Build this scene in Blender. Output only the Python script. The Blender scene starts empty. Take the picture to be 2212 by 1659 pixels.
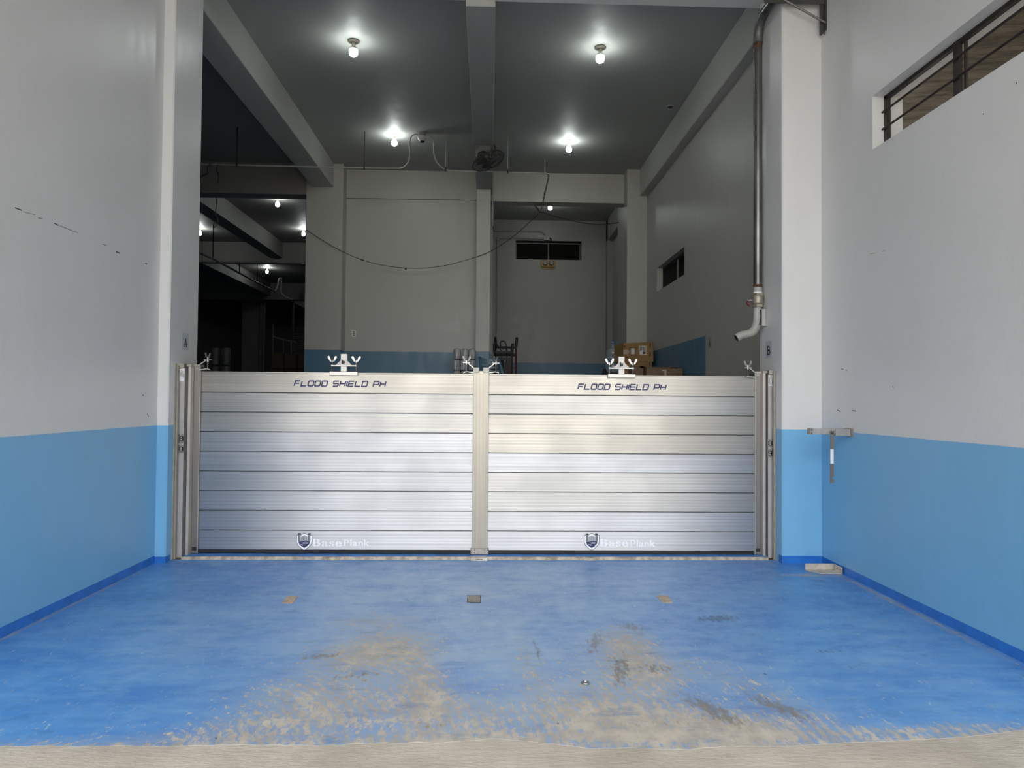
import bpy, bmesh, math, random
import numpy as np
from mathutils import Vector, Matrix
from mathutils import noise as mnoise
random.seed(7)
C = bpy.context.scene.collection
SC = bpy.context.scene

# ---------------------------------------------------------------- camera
yaw, pitch, roll = 0.0325, 0.0222, 0.0081
fw = Vector((math.sin(yaw)*math.cos(pitch), math.cos(yaw)*math.cos(pitch), math.sin(pitch)))
rt = Vector((math.cos(yaw), -math.sin(yaw), 0)); up = rt.cross(fw)
r2 = math.cos(roll)*rt + math.sin(roll)*up; u2 = -math.sin(roll)*rt + math.cos(roll)*up
cd = bpy.data.cameras.new('camera'); cam = bpy.data.objects.new('camera', cd); C.objects.link(cam)
cam.matrix_world = Matrix(((r2.x, u2.x, -fw.x, 0), (r2.y, u2.y, -fw.y, 0), (r2.z, u2.z, -fw.z, 1.61), (0, 0, 0, 1)))
cd.sensor_fit = 'HORIZONTAL'; cd.sensor_width = 36.0; cd.lens = 1534/2212*36; cd.clip_end = 200
SC.camera = cam

# ---------------------------------------------------------------- sky and exposure
w = bpy.data.worlds.new('overcast_sky'); SC.world = w; w.use_nodes = True
bg = w.node_tree.nodes['Background']
bg.inputs['Color'].default_value = (0.98, 0.99, 1.0, 1)
SKY = 6.2
bg.inputs['Strength'].default_value = SKY
SC.view_settings.view_transform = 'Standard'; SC.view_settings.look = 'None'
SC.view_settings.exposure = 0.12; SC.view_settings.gamma = 1.0
SC.view_settings.use_curve_mapping = False
BULB = 85.0            # radiance of the lit lamps
try:
    SC.cycles.use_denoising = True
    SC.cycles.max_bounces = 10; SC.cycles.diffuse_bounces = 6
    SC.cycles.sample_clamp_indirect = 6.0
except Exception:
    pass

# ---------------------------------------------------------------- helpers
def lin(r, g, b):
    f = lambda c: ((c/255+0.055)/1.055)**2.4 if c > 10 else c/255/12.92
    return (f(r), f(g), f(b), 1)

def new_mat(name):
    m = bpy.data.materials.new(name); m.use_nodes = True
    nt = m.node_tree; p = nt.nodes['Principled BSDF']
    return m, nt, p

def N(nt, t, **kw):
    n = nt.nodes.new(t)
    for k, v in kw.items():
        if k in n.inputs: n.inputs[k].default_value = v
        else: setattr(n, k, v)
    return n

def mix(nt, fac, a, b):
    n = nt.nodes.new('ShaderNodeMix'); n.data_type = 'RGBA'
    for s, v in ((n.inputs[0], fac), (n.inputs[6], a), (n.inputs[7], b)):
        if hasattr(v, 'is_linked') or hasattr(v, 'links'): nt.links.new(v, s)
        else: s.default_value = v
    return n.outputs[2]

def math_(nt, op, a, b=None, c=None):
    n = nt.nodes.new('ShaderNodeMath'); n.operation = op
    for i, v in enumerate((a, b, c)):
        if v is None: continue
        if hasattr(v, 'links'): nt.links.new(v, n.inputs[i])
        else: n.inputs[i].default_value = v
    return n.outputs[0]

def ramp(nt, v, lo, hi, a=0.0, b=1.0, smooth=True):
    n = nt.nodes.new('ShaderNodeMapRange'); n.interpolation_type = 'SMOOTHSTEP' if smooth else 'LINEAR'
    nt.links.new(v, n.inputs[0])
    for i, x in enumerate((lo, hi, a, b)): n.inputs[i+1].default_value = x
    return n.outputs[0]

def coords(nt, scale=(1, 1, 1), space='POS'):
    if space == 'POS': o = nt.nodes.new('ShaderNodeNewGeometry').outputs['Position']
    else: o = nt.nodes.new('ShaderNodeTexCoord').outputs['Object']
    mp = nt.nodes.new('ShaderNodeMapping'); mp.inputs['Scale'].default_value = scale
    nt.links.new(o, mp.inputs[0]); return mp.outputs[0]

def noise(nt, vec, scale, detail=4, rough=0.55):
    n = nt.nodes.new('ShaderNodeTexNoise'); n.inputs['Scale'].default_value = scale
    n.inputs['Detail'].default_value = detail; n.inputs['Roughness'].default_value = rough
    nt.links.new(vec, n.inputs['Vector']); return n.outputs['Fac']

def bump(nt, p, h, strength, dist=0.01):
    b = nt.nodes.new('ShaderNodeBump'); b.inputs['Strength'].default_value = strength; b.inputs['Distance'].default_value = dist
    nt.links.new(h, b.inputs['Height']); nt.links.new(b.outputs[0], p.inputs['Normal'])

_mats = {}
def pmat(name, col, rough=0.5, metal=0.0, var=0.12, scale=6, stretch=(1, 1, 1), bmp=0.0, bscale=60, **kw):
    """plain surface with a slight mottling of its own colour and an optional fine relief"""
    if name in _mats: return _mats[name]
    m, nt, p = new_mat(name)
    p.inputs['Roughness'].default_value = rough; p.inputs['Metallic'].default_value = metal
    v = noise(nt, coords(nt, stretch, 'OBJ'), scale, 5)
    a = tuple(c*(1-var) for c in col[:3])+(1,); b = tuple(min(1, c*(1+var)) for c in col[:3])+(1,)
    nt.links.new(mix(nt, ramp(nt, v, 0.3, 0.7), a, b), p.inputs['Base Color'])
    if bmp: bump(nt, p, noise(nt, coords(nt, stretch, 'OBJ'), bscale, 4), bmp)
    for k, x in kw.items(): p.inputs[k].default_value = x
    _mats[name] = m; return m

class MB:
    """collects shapes in world coordinates; build() links them as ONE mesh object"""
    def __init__(s): s.v = []; s.f = []
    def add(s, vs, fs):
        n = len(s.v); s.v += [tuple(x) for x in vs]; s.f += [tuple(i+n for i in f) for f in fs]; return s
    def box(s, x0, x1, y0, y1, z0, z1, b=0.0):
        if b <= 0:
            vs = [(x, y, z) for z in (z0, z1) for y in (y0, y1) for x in (x0, x1)]
            return s.add(vs, [(0, 2, 3, 1), (4, 5, 7, 6), (0, 1, 5, 4), (2, 6, 7, 3), (0, 4, 6, 2), (1, 3, 7, 5)])
        bm = bmesh.new(); bmesh.ops.create_cube(bm, size=1)
        for q in bm.verts: q.co = Vector((x0 if q.co.x < 0 else x1, y0 if q.co.y < 0 else y1, z0 if q.co.z < 0 else z1))
        bmesh.ops.bevel(bm, geom=bm.edges[:], offset=b, segments=1, affect='EDGES', profile=0.5)
        bm.verts.index_update()
        s.add([q.co[:] for q in bm.verts], [[q.index for q in f.verts] for f in bm.faces]); bm.free(); return s
    def obox(s, c, size, rot, b=0.0):
        t = MB().box(-size[0]/2, size[0]/2, -size[1]/2, size[1]/2, -size[2]/2, size[2]/2, b)
        M = Matrix.Translation(c) @ rot.to_4x4()
        return s.add([(M @ Vector(q))[:] for q in t.v], t.f)
    def prism(s, poly, d):
        n = len(poly); d = Vector(d)
        vs = [Vector(p) for p in poly]+[Vector(p)+d for p in poly]
        return s.add([q[:] for q in vs], [tuple(range(n)), tuple(range(2*n-1, n-1, -1))]+[(i, (i+1) % n, (i+1) % n+n, i+n) for i in range(n)])
    def tube(s, pts, r, n=8, cap=True):
        pts = [Vector(p) for p in pts]; rs = r if isinstance(r, (list, tuple)) else [r]*len(pts)
        t0 = (pts[1]-pts[0]).normalized(); a = Vector((0, 0, 1)) if abs(t0.z) < 0.9 else Vector((1, 0, 0))
        nx = t0.cross(a).normalized(); vs = []; fs = []
        for i, p in enumerate(pts):
            t = (pts[min(i+1, len(pts)-1)]-pts[max(i-1, 0)]).normalized()
            nx = (nx-t*nx.dot(t)).normalized(); ny = t.cross(nx)
            for k in range(n):
                g = 2*math.pi*k/n; vs.append((p+rs[i]*(math.cos(g)*nx+math.sin(g)*ny))[:])
        for i in range(len(pts)-1):
            for k in range(n):
                a0 = i*n+k; b0 = i*n+(k+1) % n; fs.append((a0, b0, b0+n, a0+n))
        if cap: fs += [tuple(range(n-1, -1, -1)), tuple((len(pts)-1)*n+k for k in range(n))]
        return s.add(vs, fs)
    def lathe(s, prof, c, n=20, axis=(0, 0, 1), ripple=0.0, nr=9):
        """prof: list of (radius, height along axis) from the point c"""
        ax = Vector(axis).normalized(); a = Vector((1, 0, 0)) if abs(ax.x) < 0.9 else Vector((0, 1, 0))
        nx = (a-ax*a.dot(ax)).normalized(); ny = ax.cross(nx); c = Vector(c); vs = []; fs = []
        for r, h in prof:
            for k in range(n):
                g = 2*math.pi*k/n; rr = r*(1+ripple*math.sin(nr*g)); vs.append((c+ax*h+rr*(math.cos(g)*nx+math.sin(g)*ny))[:])
        for i in range(len(prof)-1):
            for k in range(n):
                a0 = i*n+k; b0 = i*n+(k+1) % n; fs.append((a0, b0, b0+n, a0+n))
        fs += [tuple(range(n-1, -1, -1)), tuple((len(prof)-1)*n+k for k in range(n))]
        return s.add(vs, fs)
    def build(s, name, mat, parent=None, smooth=False, loc=None):
        vs = s.v
        if parent is not None: o0 = Vector(parent['_o'])
        elif loc is not None: o0 = Vector(loc)
        else:
            A = np.array(vs); mn, mx = A.min(0), A.max(0); o0 = Vector(((mn[0]+mx[0])/2, (mn[1]+mx[1])/2, mn[2]))
        me = bpy.data.meshes.new(name); me.from_pydata([(x-o0.x, y-o0.y, z-o0.z) for x, y, z in vs], [], s.f)
        bm = bmesh.new(); bm.from_mesh(me); bmesh.ops.recalc_face_normals(bm, faces=bm.faces); bm.to_mesh(me); bm.free()
        for m in (mat if isinstance(mat, (list, tuple)) else [mat]): me.materials.append(m)
        if smooth:
            me.polygons.foreach_set('use_smooth', [True]*len(me.polygons))
            try: me.set_sharp_from_angle(angle=math.radians(38))
            except Exception: pass
        o = bpy.data.objects.new(name, me); C.objects.link(o)
        if parent is not None:
            o.parent = parent; o['_o'] = tuple(o0)
        else:
            o.location = o0; o['_o'] = tuple(o0)
        return o

def part(name, mb, mat, parent, smooth=False, label=None):
    o = mb.build(name, mat, parent, smooth)
    if parent.type == 'MESH':            # sub-part: its parent part shares the thing's origin
        pass
    if label: o['label'] = label
    return o

def tag(o, label, cat, group=None):
    o['label'] = label; o['category'] = cat
    if group: o['group'] = group
    return o

def thing(name, label, cat, loc, group=None):
    o = bpy.data.objects.new(name, None); C.objects.link(o); o.location = loc; o['_o'] = tuple(loc)
    o.empty_display_size = 0.1
    return tag(o, label, cat, group)

def struct(name, mb, mat, smooth=False):
    o = mb.build(name, mat, None, smooth); o['kind'] = 'structure'; return o

def dup(root, loc, label=None):
    r = root.copy(); C.objects.link(r); r.location = loc; r['_o'] = tuple(loc)
    if label: r['label'] = label
    for ch in root.children:
        c = ch.copy(); C.objects.link(c); c.parent = r
        for g in ch.children:
            d = g.copy(); C.objects.link(d); d.parent = c
    return r

# ---------------------------------------------------------------- materials of the building
def wall_mat(name, dado, white=(0.70, 0.70, 0.69, 1), blue=(0.195, 0.47, 0.73, 1), rough=0.34):
    """enamel paint: white above, blue dado below the height dado (metres)"""
    m, nt, p = new_mat(name)
    pos = coords(nt)
    wob = noise(nt, pos, 3.0, 3)
    sep = nt.nodes.new('ShaderNodeSeparateXYZ'); nt.links.new(pos, sep.inputs[0])
    z = math_(nt, 'ADD', sep.outputs['Z'], math_(nt, 'MULTIPLY', math_(nt, 'SUBTRACT', wob, 0.5), 0.012))
    f = ramp(nt, z, dado-0.003, dado+0.003, smooth=False)
    big = noise(nt, pos, 0.9, 5, 0.6)
    fine = noise(nt, coords(nt, (1, 1, 0.35)), 7, 6, 0.6)
    tone = math_(nt, 'ADD', math_(nt, 'MULTIPLY', big, 0.6), math_(nt, 'MULTIPLY', fine, 0.4))
    t = ramp(nt, tone, 0.32, 0.68)
    wc = mix(nt, t, tuple(c*0.95 for c in white[:3])+(1,), white)
    bc = mix(nt, t, tuple(c*0.93 for c in blue[:3])+(1,), blue)
    col = mix(nt, f, bc, wc)
    # a few scuffs and chips
    sc = ramp(nt, noise(nt, coords(nt, (1, 1, 2.2)), 11, 2, 0.5), 0.80, 0.86)
    col = mix(nt, math_(nt, 'MULTIPLY', sc, 0.55), col, (0.2, 0.19, 0.17, 1))
    nt.links.new(col, p.inputs['Base Color'])
    rr = ramp(nt, fine, 0.25, 0.75, rough-0.05, rough+0.07); nt.links.new(rr, p.inputs['Roughness'])
    h = math_(nt, 'ADD', noise(nt, coords(nt, (1, 1, 0.45)), 26, 5, 0.6), math_(nt, 'MULTIPLY', noise(nt, pos, 120, 3), 0.35))
    bump(nt, p, h, 0.28, 0.006)
    return m

M_alcove = wall_mat('alcove_paint', 1.335)
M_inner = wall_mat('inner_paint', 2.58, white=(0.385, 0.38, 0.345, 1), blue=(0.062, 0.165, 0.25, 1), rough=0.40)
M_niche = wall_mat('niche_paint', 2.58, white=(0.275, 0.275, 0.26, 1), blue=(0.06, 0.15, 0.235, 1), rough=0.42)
M_plain = wall_mat('white_paint', -5.0, white=(0.68, 0.685, 0.665, 1), rough=0.36)
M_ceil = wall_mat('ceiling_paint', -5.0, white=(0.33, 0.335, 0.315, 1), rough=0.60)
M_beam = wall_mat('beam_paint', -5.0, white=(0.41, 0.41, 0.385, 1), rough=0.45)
M_dark = wall_mat('shade_grey_paint', -5.0, white=(0.21, 0.205, 0.195, 1), rough=0.6)  # grey lowered so the shade of the store rooms sits in the colour
M_skirt = pmat('skirting_paint', (0.022, 0.165, 0.56, 1), 0.38, var=0.15, scale=5, bmp=0.2, bscale=40)
M_conc = pmat('raw_concrete', (0.40, 0.36, 0.29, 1), 0.85, var=0.25, scale=9, bmp=0.5, bscale=50)
M_floor_in = pmat('inner_floor_paint', (0.10, 0.20, 0.34, 1), 0.5, var=0.2, scale=3)

# ---------------------------------------------------------------- the setting: alcove
XL, XR, YP = -3.2235, 3.340, 7.025
JL, JR = -3.12, 2.938            # jamb faces of the gateway
CEIL, YB = 6.33, 14.30
struct('wall_left', MB().box(XL-0.2, XL, 3.30, 7.05, -0.05, 6.35), M_alcove)
# right alcove wall with a high opening
WY0, WY1, WZ0, WZ1 = 3.75, 6.065, 3.826, 4.297
wr = MB()
wr.box(XR, 3.61, 3.30, 7.05, -0.05, WZ0).box(XR, 3.61, 3.30, 7.05, WZ1, 6.35)
wr.box(XR, 3.61, WY1, 7.05, WZ0, WZ1).box(XR, 3.61, 3.30, WY0, WZ0, WZ1)
struct('wall_right', wr, M_alcove)
struct('pillar_left', MB().box(-13.2, JL, YP, 7.70, -0.05, CEIL, 0.012), M_alcove)
struct('pillar_right', MB().box(JR, 3.70, YP, 7.62, -0.05, CEIL, 0.012), M_alcove)
struct('lintel_front', MB().box(JL-0.02, JR+0.02, YP+0.02, 7.64, 5.945, 6.5), M_plain)
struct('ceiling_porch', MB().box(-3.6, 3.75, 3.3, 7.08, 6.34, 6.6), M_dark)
struct('roof_sky_blocker', MB().box(-9.3, 9.3, -2.2, 3.29, 6.36, 6.5), M_dark)  # unseen awning, added to keep high sky light off the alcove walls
struct('wall_sky_blocker_left', MB().box(-9.3, -9.0, -22, 3.28, -0.05, 6.36), pmat('sky_blocker_grey', (0.30, 0.29, 0.27, 1), 0.85, var=0.2, scale=0.8))  # unseen wall, added to narrow the sky that lights the side walls
struct('wall_sky_blocker_right', MB().box(8.9, 9.2, -22, -2.0, -0.05, 6.36), pmat('sky_blocker_grey', (0.30, 0.29, 0.27, 1)))  # matching unseen wall, added to block sky from the other side
# unseen beige street building, added to shape the low sky light and plank reflections
struct('wall_street_added', MB().box(-26, 20, -24, -22, -0.05, 4.5), pmat('added_street_beige', (0.52, 0.47, 0.39, 1), 0.8, var=0.15, scale=0.6))
struct('wall_facade', MB().box(-14, 3.75, 3.28, 3.6, 6.34, 13).box(-14, XL-0.2, 3.28, 3.6, -0.05, 6.34), M_plain)

# skirting bands painted with the floor colour, slightly thick
struct('baseboard_left', MB().box(XL-0.001, XL+0.004, 3.36, 7.02, 0, 0.072), M_skirt)
struct('baseboard_right', MB().box(XR-0.004, XR+0.001, 3.36, 7.02, 0, 0.072), M_skirt)
struct('baseboard_front', MB().box(XL, JL+0.004, 7.019, 7.12, 0, 0.062).box(JR-0.004, XR, 7.019, 7.10, 0, 0.075), M_skirt)

# ---- painted floor, worn down to the concrete where tyres turn
EDGE = [(-3.30, 3.36), (-2.23, 3.373, 0)[:2], (-1.599, 3.367, 0)[:2], (-0.752, 3.367, 0)[:2], (-0.324, 3.378, 0)[:2], (0.023, 3.409, 0)[:2], (0.432, 3.33, 0)[:2], (0.858, 3.297, 0)[:2], (1.3, 3.316, 0)[:2], (1.87, 3.352, 0)[:2], (2.354, 3.401, 0)[:2], (2.656, 3.459, 0)[:2], (3.42, 3.55)]
ex, ey = zip(*EDGE)
NX, NY = 300, 170
gx = np.linspace(XL-0.01, XR+0.01, NX); gy0 = np.interp(gx, ex, ey)
gy0 = gy0+np.array([0.02*mnoise.noise(Vector((x*3.1, 0, 0)))+0.012*mnoise.noise(Vector((x*11, 3, 0))) for x in gx])
t = np.linspace(0, 1, NY)**1.0
GX = np.repeat(gx[None, :], NY, 0); GY = gy0[None, :]*(1-t[:, None])+7.18*t[:, None]
verts = [(float(x), float(y), 0.0) for x, y in zip(GX.ravel(), GY.ravel())]
faces = [(j*NX+i, j*NX+i+1, (j+1)*NX+i+1, (j+1)*NX+i) for j in range(NY-1) for i in range(NX-1)]
n0 = len(verts); verts += [(float(x), float(y)-0.002, -0.03) for x, y in zip(gx, gy0)]
faces += [(n0+i, n0+i+1, i+1, i) for i in range(NX-1)]
def blobs(lst):
    X = np.concatenate([GX.ravel(), gx]); Y = np.concatenate([GY.ravel(), gy0]); r = np.zeros_like(X)
    for (cx, cy, sx, sy, a, ang) in lst:
        c, s = math.cos(ang), math.sin(ang); dx, dy = X-cx, Y-cy; u, v = c*dx+s*dy, -s*dx+c*dy
        r += a*np.exp(-((u/sx)**2+(v/sy)**2))
    return r
wear = blobs([(-0.73, 4.55, 0.42, 0.30, 1.0, 0.2), (-0.98, 5.2, 0.30, 0.28, 0.42, 0), (-0.60, 5.0, 0.35, 0.5, 0.45, 0.1), (-0.72, 3.72, 0.52, 0.30, 0.72, -0.25), (-1.15, 3.55, 0.45, 0.16, 0.6, 0.15),
              (-0.30, 3.75, 0.16, 0.42, 0.72, 0.15), (-0.36, 4.15, 0.12, 0.35, 0.45, 0.2), (0.93, 4.72, 0.20, 0.40, 0.85, -0.12), (0.97, 4.2, 0.22, 0.30, 0.75, 0), (0.92, 3.55, 0.45, 0.28, 1.0, 0),
              (1.25, 3.45, 0.30, 0.20, 0.85, 0), (0.50, 3.6, 0.30, 0.25, 0.62, 0), (0.62, 3.9, 0.30, 0.35, 0.4, 0), (1.55, 3.85, 0.18, 0.5, 0.42, 0.45), (0.0, 3.55, 0.16, 0.3, 0.5, 0.1),
              (0.05, 3.42, 3.4, 0.07, 0.6, 0), (2.4, 3.5, 0.5, 0.06, 0.55, 0.1), (3.28, 5.6, 0.05, 1.6, 0.75, 0), (-3.2, 5.6, 0.025, 1.6, 0.8, 0), (2.93, 6.55, 0.28, 0.06, 0.95, 0), (0.25, 4.3, 0.08, 0.7, 0.3, 0.1), (0.55, 4.4, 0.5, 0.6, 0.30, 0), (1.5, 4.3, 0.5, 0.5, 0.20, 0), (-1.1, 3.9, 0.4, 0.3, 0.30, 0), (-0.7, 4.1, 0.5, 0.3, 0.36, 0), (0.1, 3.8, 0.3, 0.4, 0.30, 0), (1.9, 3.6, 0.5, 0.2, 0.25, 0), (2.6, 7.1, 0.5, 0.06, 0.35, 0)])
wear[:NX] += 0.5; wear[NX:2*NX] += 0.3; wear[-NX:] = 3.0; stain_edge = 0
stain = blobs([(1.72, 5.25, 0.22, 0.10, 0.85, 0.2), (1.05, 5.05, 0.12, 0.13, 0.7, 0), (0.72, 4.75, 0.07, 0.32, 0.75, -0.25), (0.80, 4.25, 0.07, 0.35, 0.75, -0.2), (1.02, 4.28, 0.14, 0.10, 0.7, 0), (1.18, 3.72, 0.10, 0.28, 0.85, 0.5),
               (1.55, 3.72, 0.09, 0.28, 0.85, 0.5), (0.88, 3.55, 0.25, 0.12, 0.4, 0), (-1.05, 4.5, 0.16, 0.06, 0.8, 0.35), (-0.75, 4.18, 0.22, 0.10, 0.55, 0), (-0.55, 4.65, 0.22, 0.05, 0.45, 0), (2.58, 5.1, 0.12, 0.06, 0.6, 0), (2.9, 4.95, 0.15, 0.04, 0.6, -0.3),
               (2.2, 4.55, 0.16, 0.06, 0.6, 0.2), (2.25, 4.3, 0.16, 0.05, 0.5, 0.3), (1.63, 3.78, 0.05, 0.05, 0.0, 0), (0.33, 4.6, 0.035, 0.4, 0.6, 0.05), (0.3, 3.75, 0.05, 0.25, 0.45, 0.1), (-0.67, 5.75, 0.10, 0.05, 0.5, 0), (0.62, 5.9, 0.08, 0.07, 0.5, 0), (3.0, 6.35, 0.12, 0.05, 0.8, 0), (-2.1, 4.75, 0.22, 0.05, 0.4, 0.2), (-0.35, 3.55, 0.3, 0.06, 0.5, 0)])
dust = blobs([(0.0, 6.3, 1.9, 1.0, 0.62, 0), (-0.6, 5.2, 1.3, 0.9, 0.5, 0), (0.9, 4.2, 1.1, 0.9, 0.5, 0), (-0.5, 4.2, 1.0, 0.8, 0.45, 0), (2.7, 4.5, 0.5, 1.2, 0.3, 0), (-2.3, 5.2, 0.6, 0.6, 0.25, 0), (-2.0, 4.6, 0.3, 0.3, 0.25, 0)])
me = bpy.data.meshes.new('floor'); me.from_pydata(verts, [], faces)
for nm, arr in (('wear', wear), ('stain', stain), ('dust', dust)):
    at_ = me.attributes.new(nm, 'FLOAT', 'POINT'); at_.data.foreach_set('value', arr.astype(np.float32))
m, nt, p = new_mat('worn_blue_floor_paint')
def attr(n): a = nt.nodes.new('ShaderNodeAttribute'); a.attribute_name = n; return a.outputs['Fac']
pos = coords(nt)
n_big = noise(nt, coords(nt, (0.8, 1.3, 1)), 1.6, 6, 0.6); n_mid = noise(nt, coords(nt, (1, 0.7, 1)), 9, 7, 0.65)
n_fine = noise(nt, coords(nt, (1.0, 0.42, 1)), 42, 6, 0.65); n_str = noise(nt, coords(nt, (3.0, 0.5, 1)), 12, 5, 0.6)
n_brush = noise(nt, coords(nt, (0.6, 1.5, 1)), 6, 6, 0.65)
base = mix(nt, ramp(nt, n_big, 0.3, 0.7), (0.050, 0.205, 0.56, 1), (0.085, 0.285, 0.64, 1))
base = mix(nt, ramp(nt, n_brush, 0.40, 0.70, 0, 0.5), base, (0.17, 0.38, 0.67, 1))
d = math_(nt, 'MULTIPLY', attr('dust'), ramp(nt, math_(nt, 'ADD', n_big, math_(nt, 'MULTIPLY', n_brush, 0.7)), 0.55, 1.15, 0.35, 1.25))
base = mix(nt, ramp(nt, d, 0.0, 1.0, 0, 0.95, smooth=False), base, (0.29, 0.42, 0.58, 1))
# whitish scratches
scr = ramp(nt, math_(nt, 'ADD', n_fine, math_(nt, 'MULTIPLY', n_mid, 0.6)), 0.91, 1.03, 0, 0.65)
base = mix(nt, scr, base, (0.45, 0.52, 0.62, 1))
# worn to the concrete
w1 = math_(nt, 'MULTIPLY', attr('wear'), 0.72)
n_fl = noise(nt, coords(nt, (1.0, 0.36, 1)), 85, 4, 0.7)
# tyre tread bands: arcs left by turning wheels
tw = nt.nodes.new('ShaderNodeTexWave'); tw.wave_type = 'RINGS'; tw.rings_direction = 'SPHERICAL'
tw.inputs['Scale'].default_value = 5.5; tw.inputs['Distortion'].default_value = 5.0; tw.inputs['Detail'].default_value = 3; tw.inputs['Detail Scale'].default_value = 3.0
mp = nt.nodes.new('ShaderNodeMapping'); mp.inputs['Location'].default_value = (1.75, -3.2, 0); nt.links.new(pos, mp.inputs[0]); nt.links.new(mp.outputs[0], tw.inputs['Vector'])
tread = tw.outputs['Fac']
nn = math_(nt, 'ADD', math_(nt, 'ADD', math_(nt, 'MULTIPLY', n_fine, 1.7), math_(nt, 'MULTIPLY', n_fl, 1.9)), math_(nt, 'ADD', math_(nt, 'ADD', math_(nt, 'MULTIPLY', n_mid, 0.9), math_(nt, 'MULTIPLY', tread, 0.35)), math_(nt, 'MULTIPLY', n_str, 1.0)))
wm = ramp(nt, math_(nt, 'ADD', w1, math_(nt, 'SUBTRACT', nn, 2.92)), 0.45, 0.84, 0, 0.85)
wm2 = ramp(nt, w1, 0.08, 0.75, 0, 0.55)
conc = mix(nt, ramp(nt, n_mid, 0.35, 0.7), (0.40, 0.35, 0.27, 1), (0.58, 0.51, 0.40, 1))
base = mix(nt, wm2, base, mix(nt, 0.55, conc, (0.24, 0.34, 0.46, 1)))
base = mix(nt, wm, base, conc)
base = mix(nt, ramp(nt, noise(nt, coords(nt, (0.7, 1.6, 1)), 4.5, 7, 0.7), 0.53, 0.70, 0, 0.5), base, (0.05, 0.17, 0.40, 1))
st = ramp(nt, math_(nt, 'ADD', attr('stain'), math_(nt, 'ADD', math_(nt, 'MULTIPLY', math_(nt, 'SUBTRACT', n_fine, 0.5), 1.8), math_(nt, 'MULTIPLY', math_(nt, 'SUBTRACT', n_str, 0.5), 1.2))), 0.40, 0.85, 0, 0.68)
st = math_(nt, 'MULTIPLY', st, ramp(nt, attr('stain'), 0.08, 0.3))
base = mix(nt, st, base, mix(nt, ramp(nt, attr('wear'), 0.1, 0.4), (0.03, 0.085, 0.15, 1), (0.15, 0.14, 0.12, 1)))
spk = ramp(nt, noise(nt, pos, 24, 1, 0.3), 0.815, 0.835, 0, 0.8)
base = mix(nt, spk, base, (0.03, 0.05, 0.09, 1))
nt.links.new(base, p.inputs['Base Color'])
nt.links.new(math_(nt, 'ADD', ramp(nt, n_mid, 0.3, 0.7, 0.30, 0.48), math_(nt, 'MULTIPLY', wm, 0.35)), p.inputs['Roughness'])
bump(nt, p, math_(nt, 'SUBTRACT', math_(nt, 'ADD', n_mid, math_(nt, 'MULTIPLY', n_fine, 0.5)), math_(nt, 'MULTIPLY', wm, 0.35)), 0.22, 0.01)
me.materials.append(m); o = bpy.data.objects.new('floor', me); C.objects.link(o); o['kind'] = 'structure'

# raw concrete pavement in front
m, nt, p = new_mat('pavement_concrete')
a = noise(nt, coords(nt), 2.0, 7, 0.65); b = noise(nt, coords(nt, (0.6, 1.8, 1)), 22, 7, 0.7)
c_ = mix(nt, ramp(nt, a, 0.3, 0.7), (0.40, 0.36, 0.30, 1), (0.54, 0.49, 0.42, 1))
c_ = mix(nt, ramp(nt, b, 0.62, 0.80, 0, 0.6), c_, (0.60, 0.56, 0.49, 1))
c_ = mix(nt, ramp(nt, b, 0.36, 0.28, 0, 0.5), c_, (0.22, 0.20, 0.17, 1))
nt.links.new(c_, p.inputs['Base Color']); p.inputs['Roughness'].default_value = 0.88
bump(nt, p, b, 0.6, 0.012)
M_pave = m
struct('pavement', MB().box(-30, 30, -30, 3.75, -0.3, -0.0012), m)
struct('ground_side', MB().box(3.62, 30, 3.75, 30, -0.3, -0.012), m)

struct('floor_gateway', MB().box(JL-0.01, JR+0.01, 7.15, 7.80, -0.2, -0.0015), pmat('gateway_dirt', (0.16, 0.135, 0.105, 1), 0.85, var=0.3, scale=14, bmp=0.4))
# ---- raised sill under the barrier: blue top, chipped bare front edge
struct('sill', MB().box(-3.035, 2.862, 7.185, 7.75, -0.02, 0.028), pmat('sill_paint', (0.045, 0.19, 0.52, 1), 0.4, var=0.25, scale=8, bmp=0.2))
mb = MB(); random.seed(3)
xs = np.linspace(-3.035, 2.862, 90)
fr = [7.176-0.004*random.random()-(0.022 if (0.56 < x < 0.66 or -1.62 < x < -1.5 or 1.0 < x < 1.12) else 0) for x in xs]
tp = [0.026+0.002*random.random() for x in xs]
vs = []
for x, y, z in zip(xs, fr, tp): vs += [(x, y, 0.0), (x, y+0.006, z), (x, 7.19, z+0.002), (x, 7.19, 0.0)]
fs = [(4*i+k, 4*i+4+k, 4*i+4+(k+1) % 4, 4*i+(k+1) % 4) for i in range(len(xs)-1) for k in range(4)]
mb.add(vs, fs)
struct('trim_sill_edge', mb, pmat('chipped_edge', (0.40, 0.345, 0.27, 1), 0.8, var=0.4, scale=14, bmp=0.4))

# ---------------------------------------------------------------- the setting: inside
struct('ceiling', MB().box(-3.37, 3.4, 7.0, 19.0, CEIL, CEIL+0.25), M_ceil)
struct('ceiling_store', MB().box(-13.2, -3.37, 7.0, 38.5, CEIL, CEIL+0.25), M_dark)  # split from the ceiling; darker colour stands in for light the beams block
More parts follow.
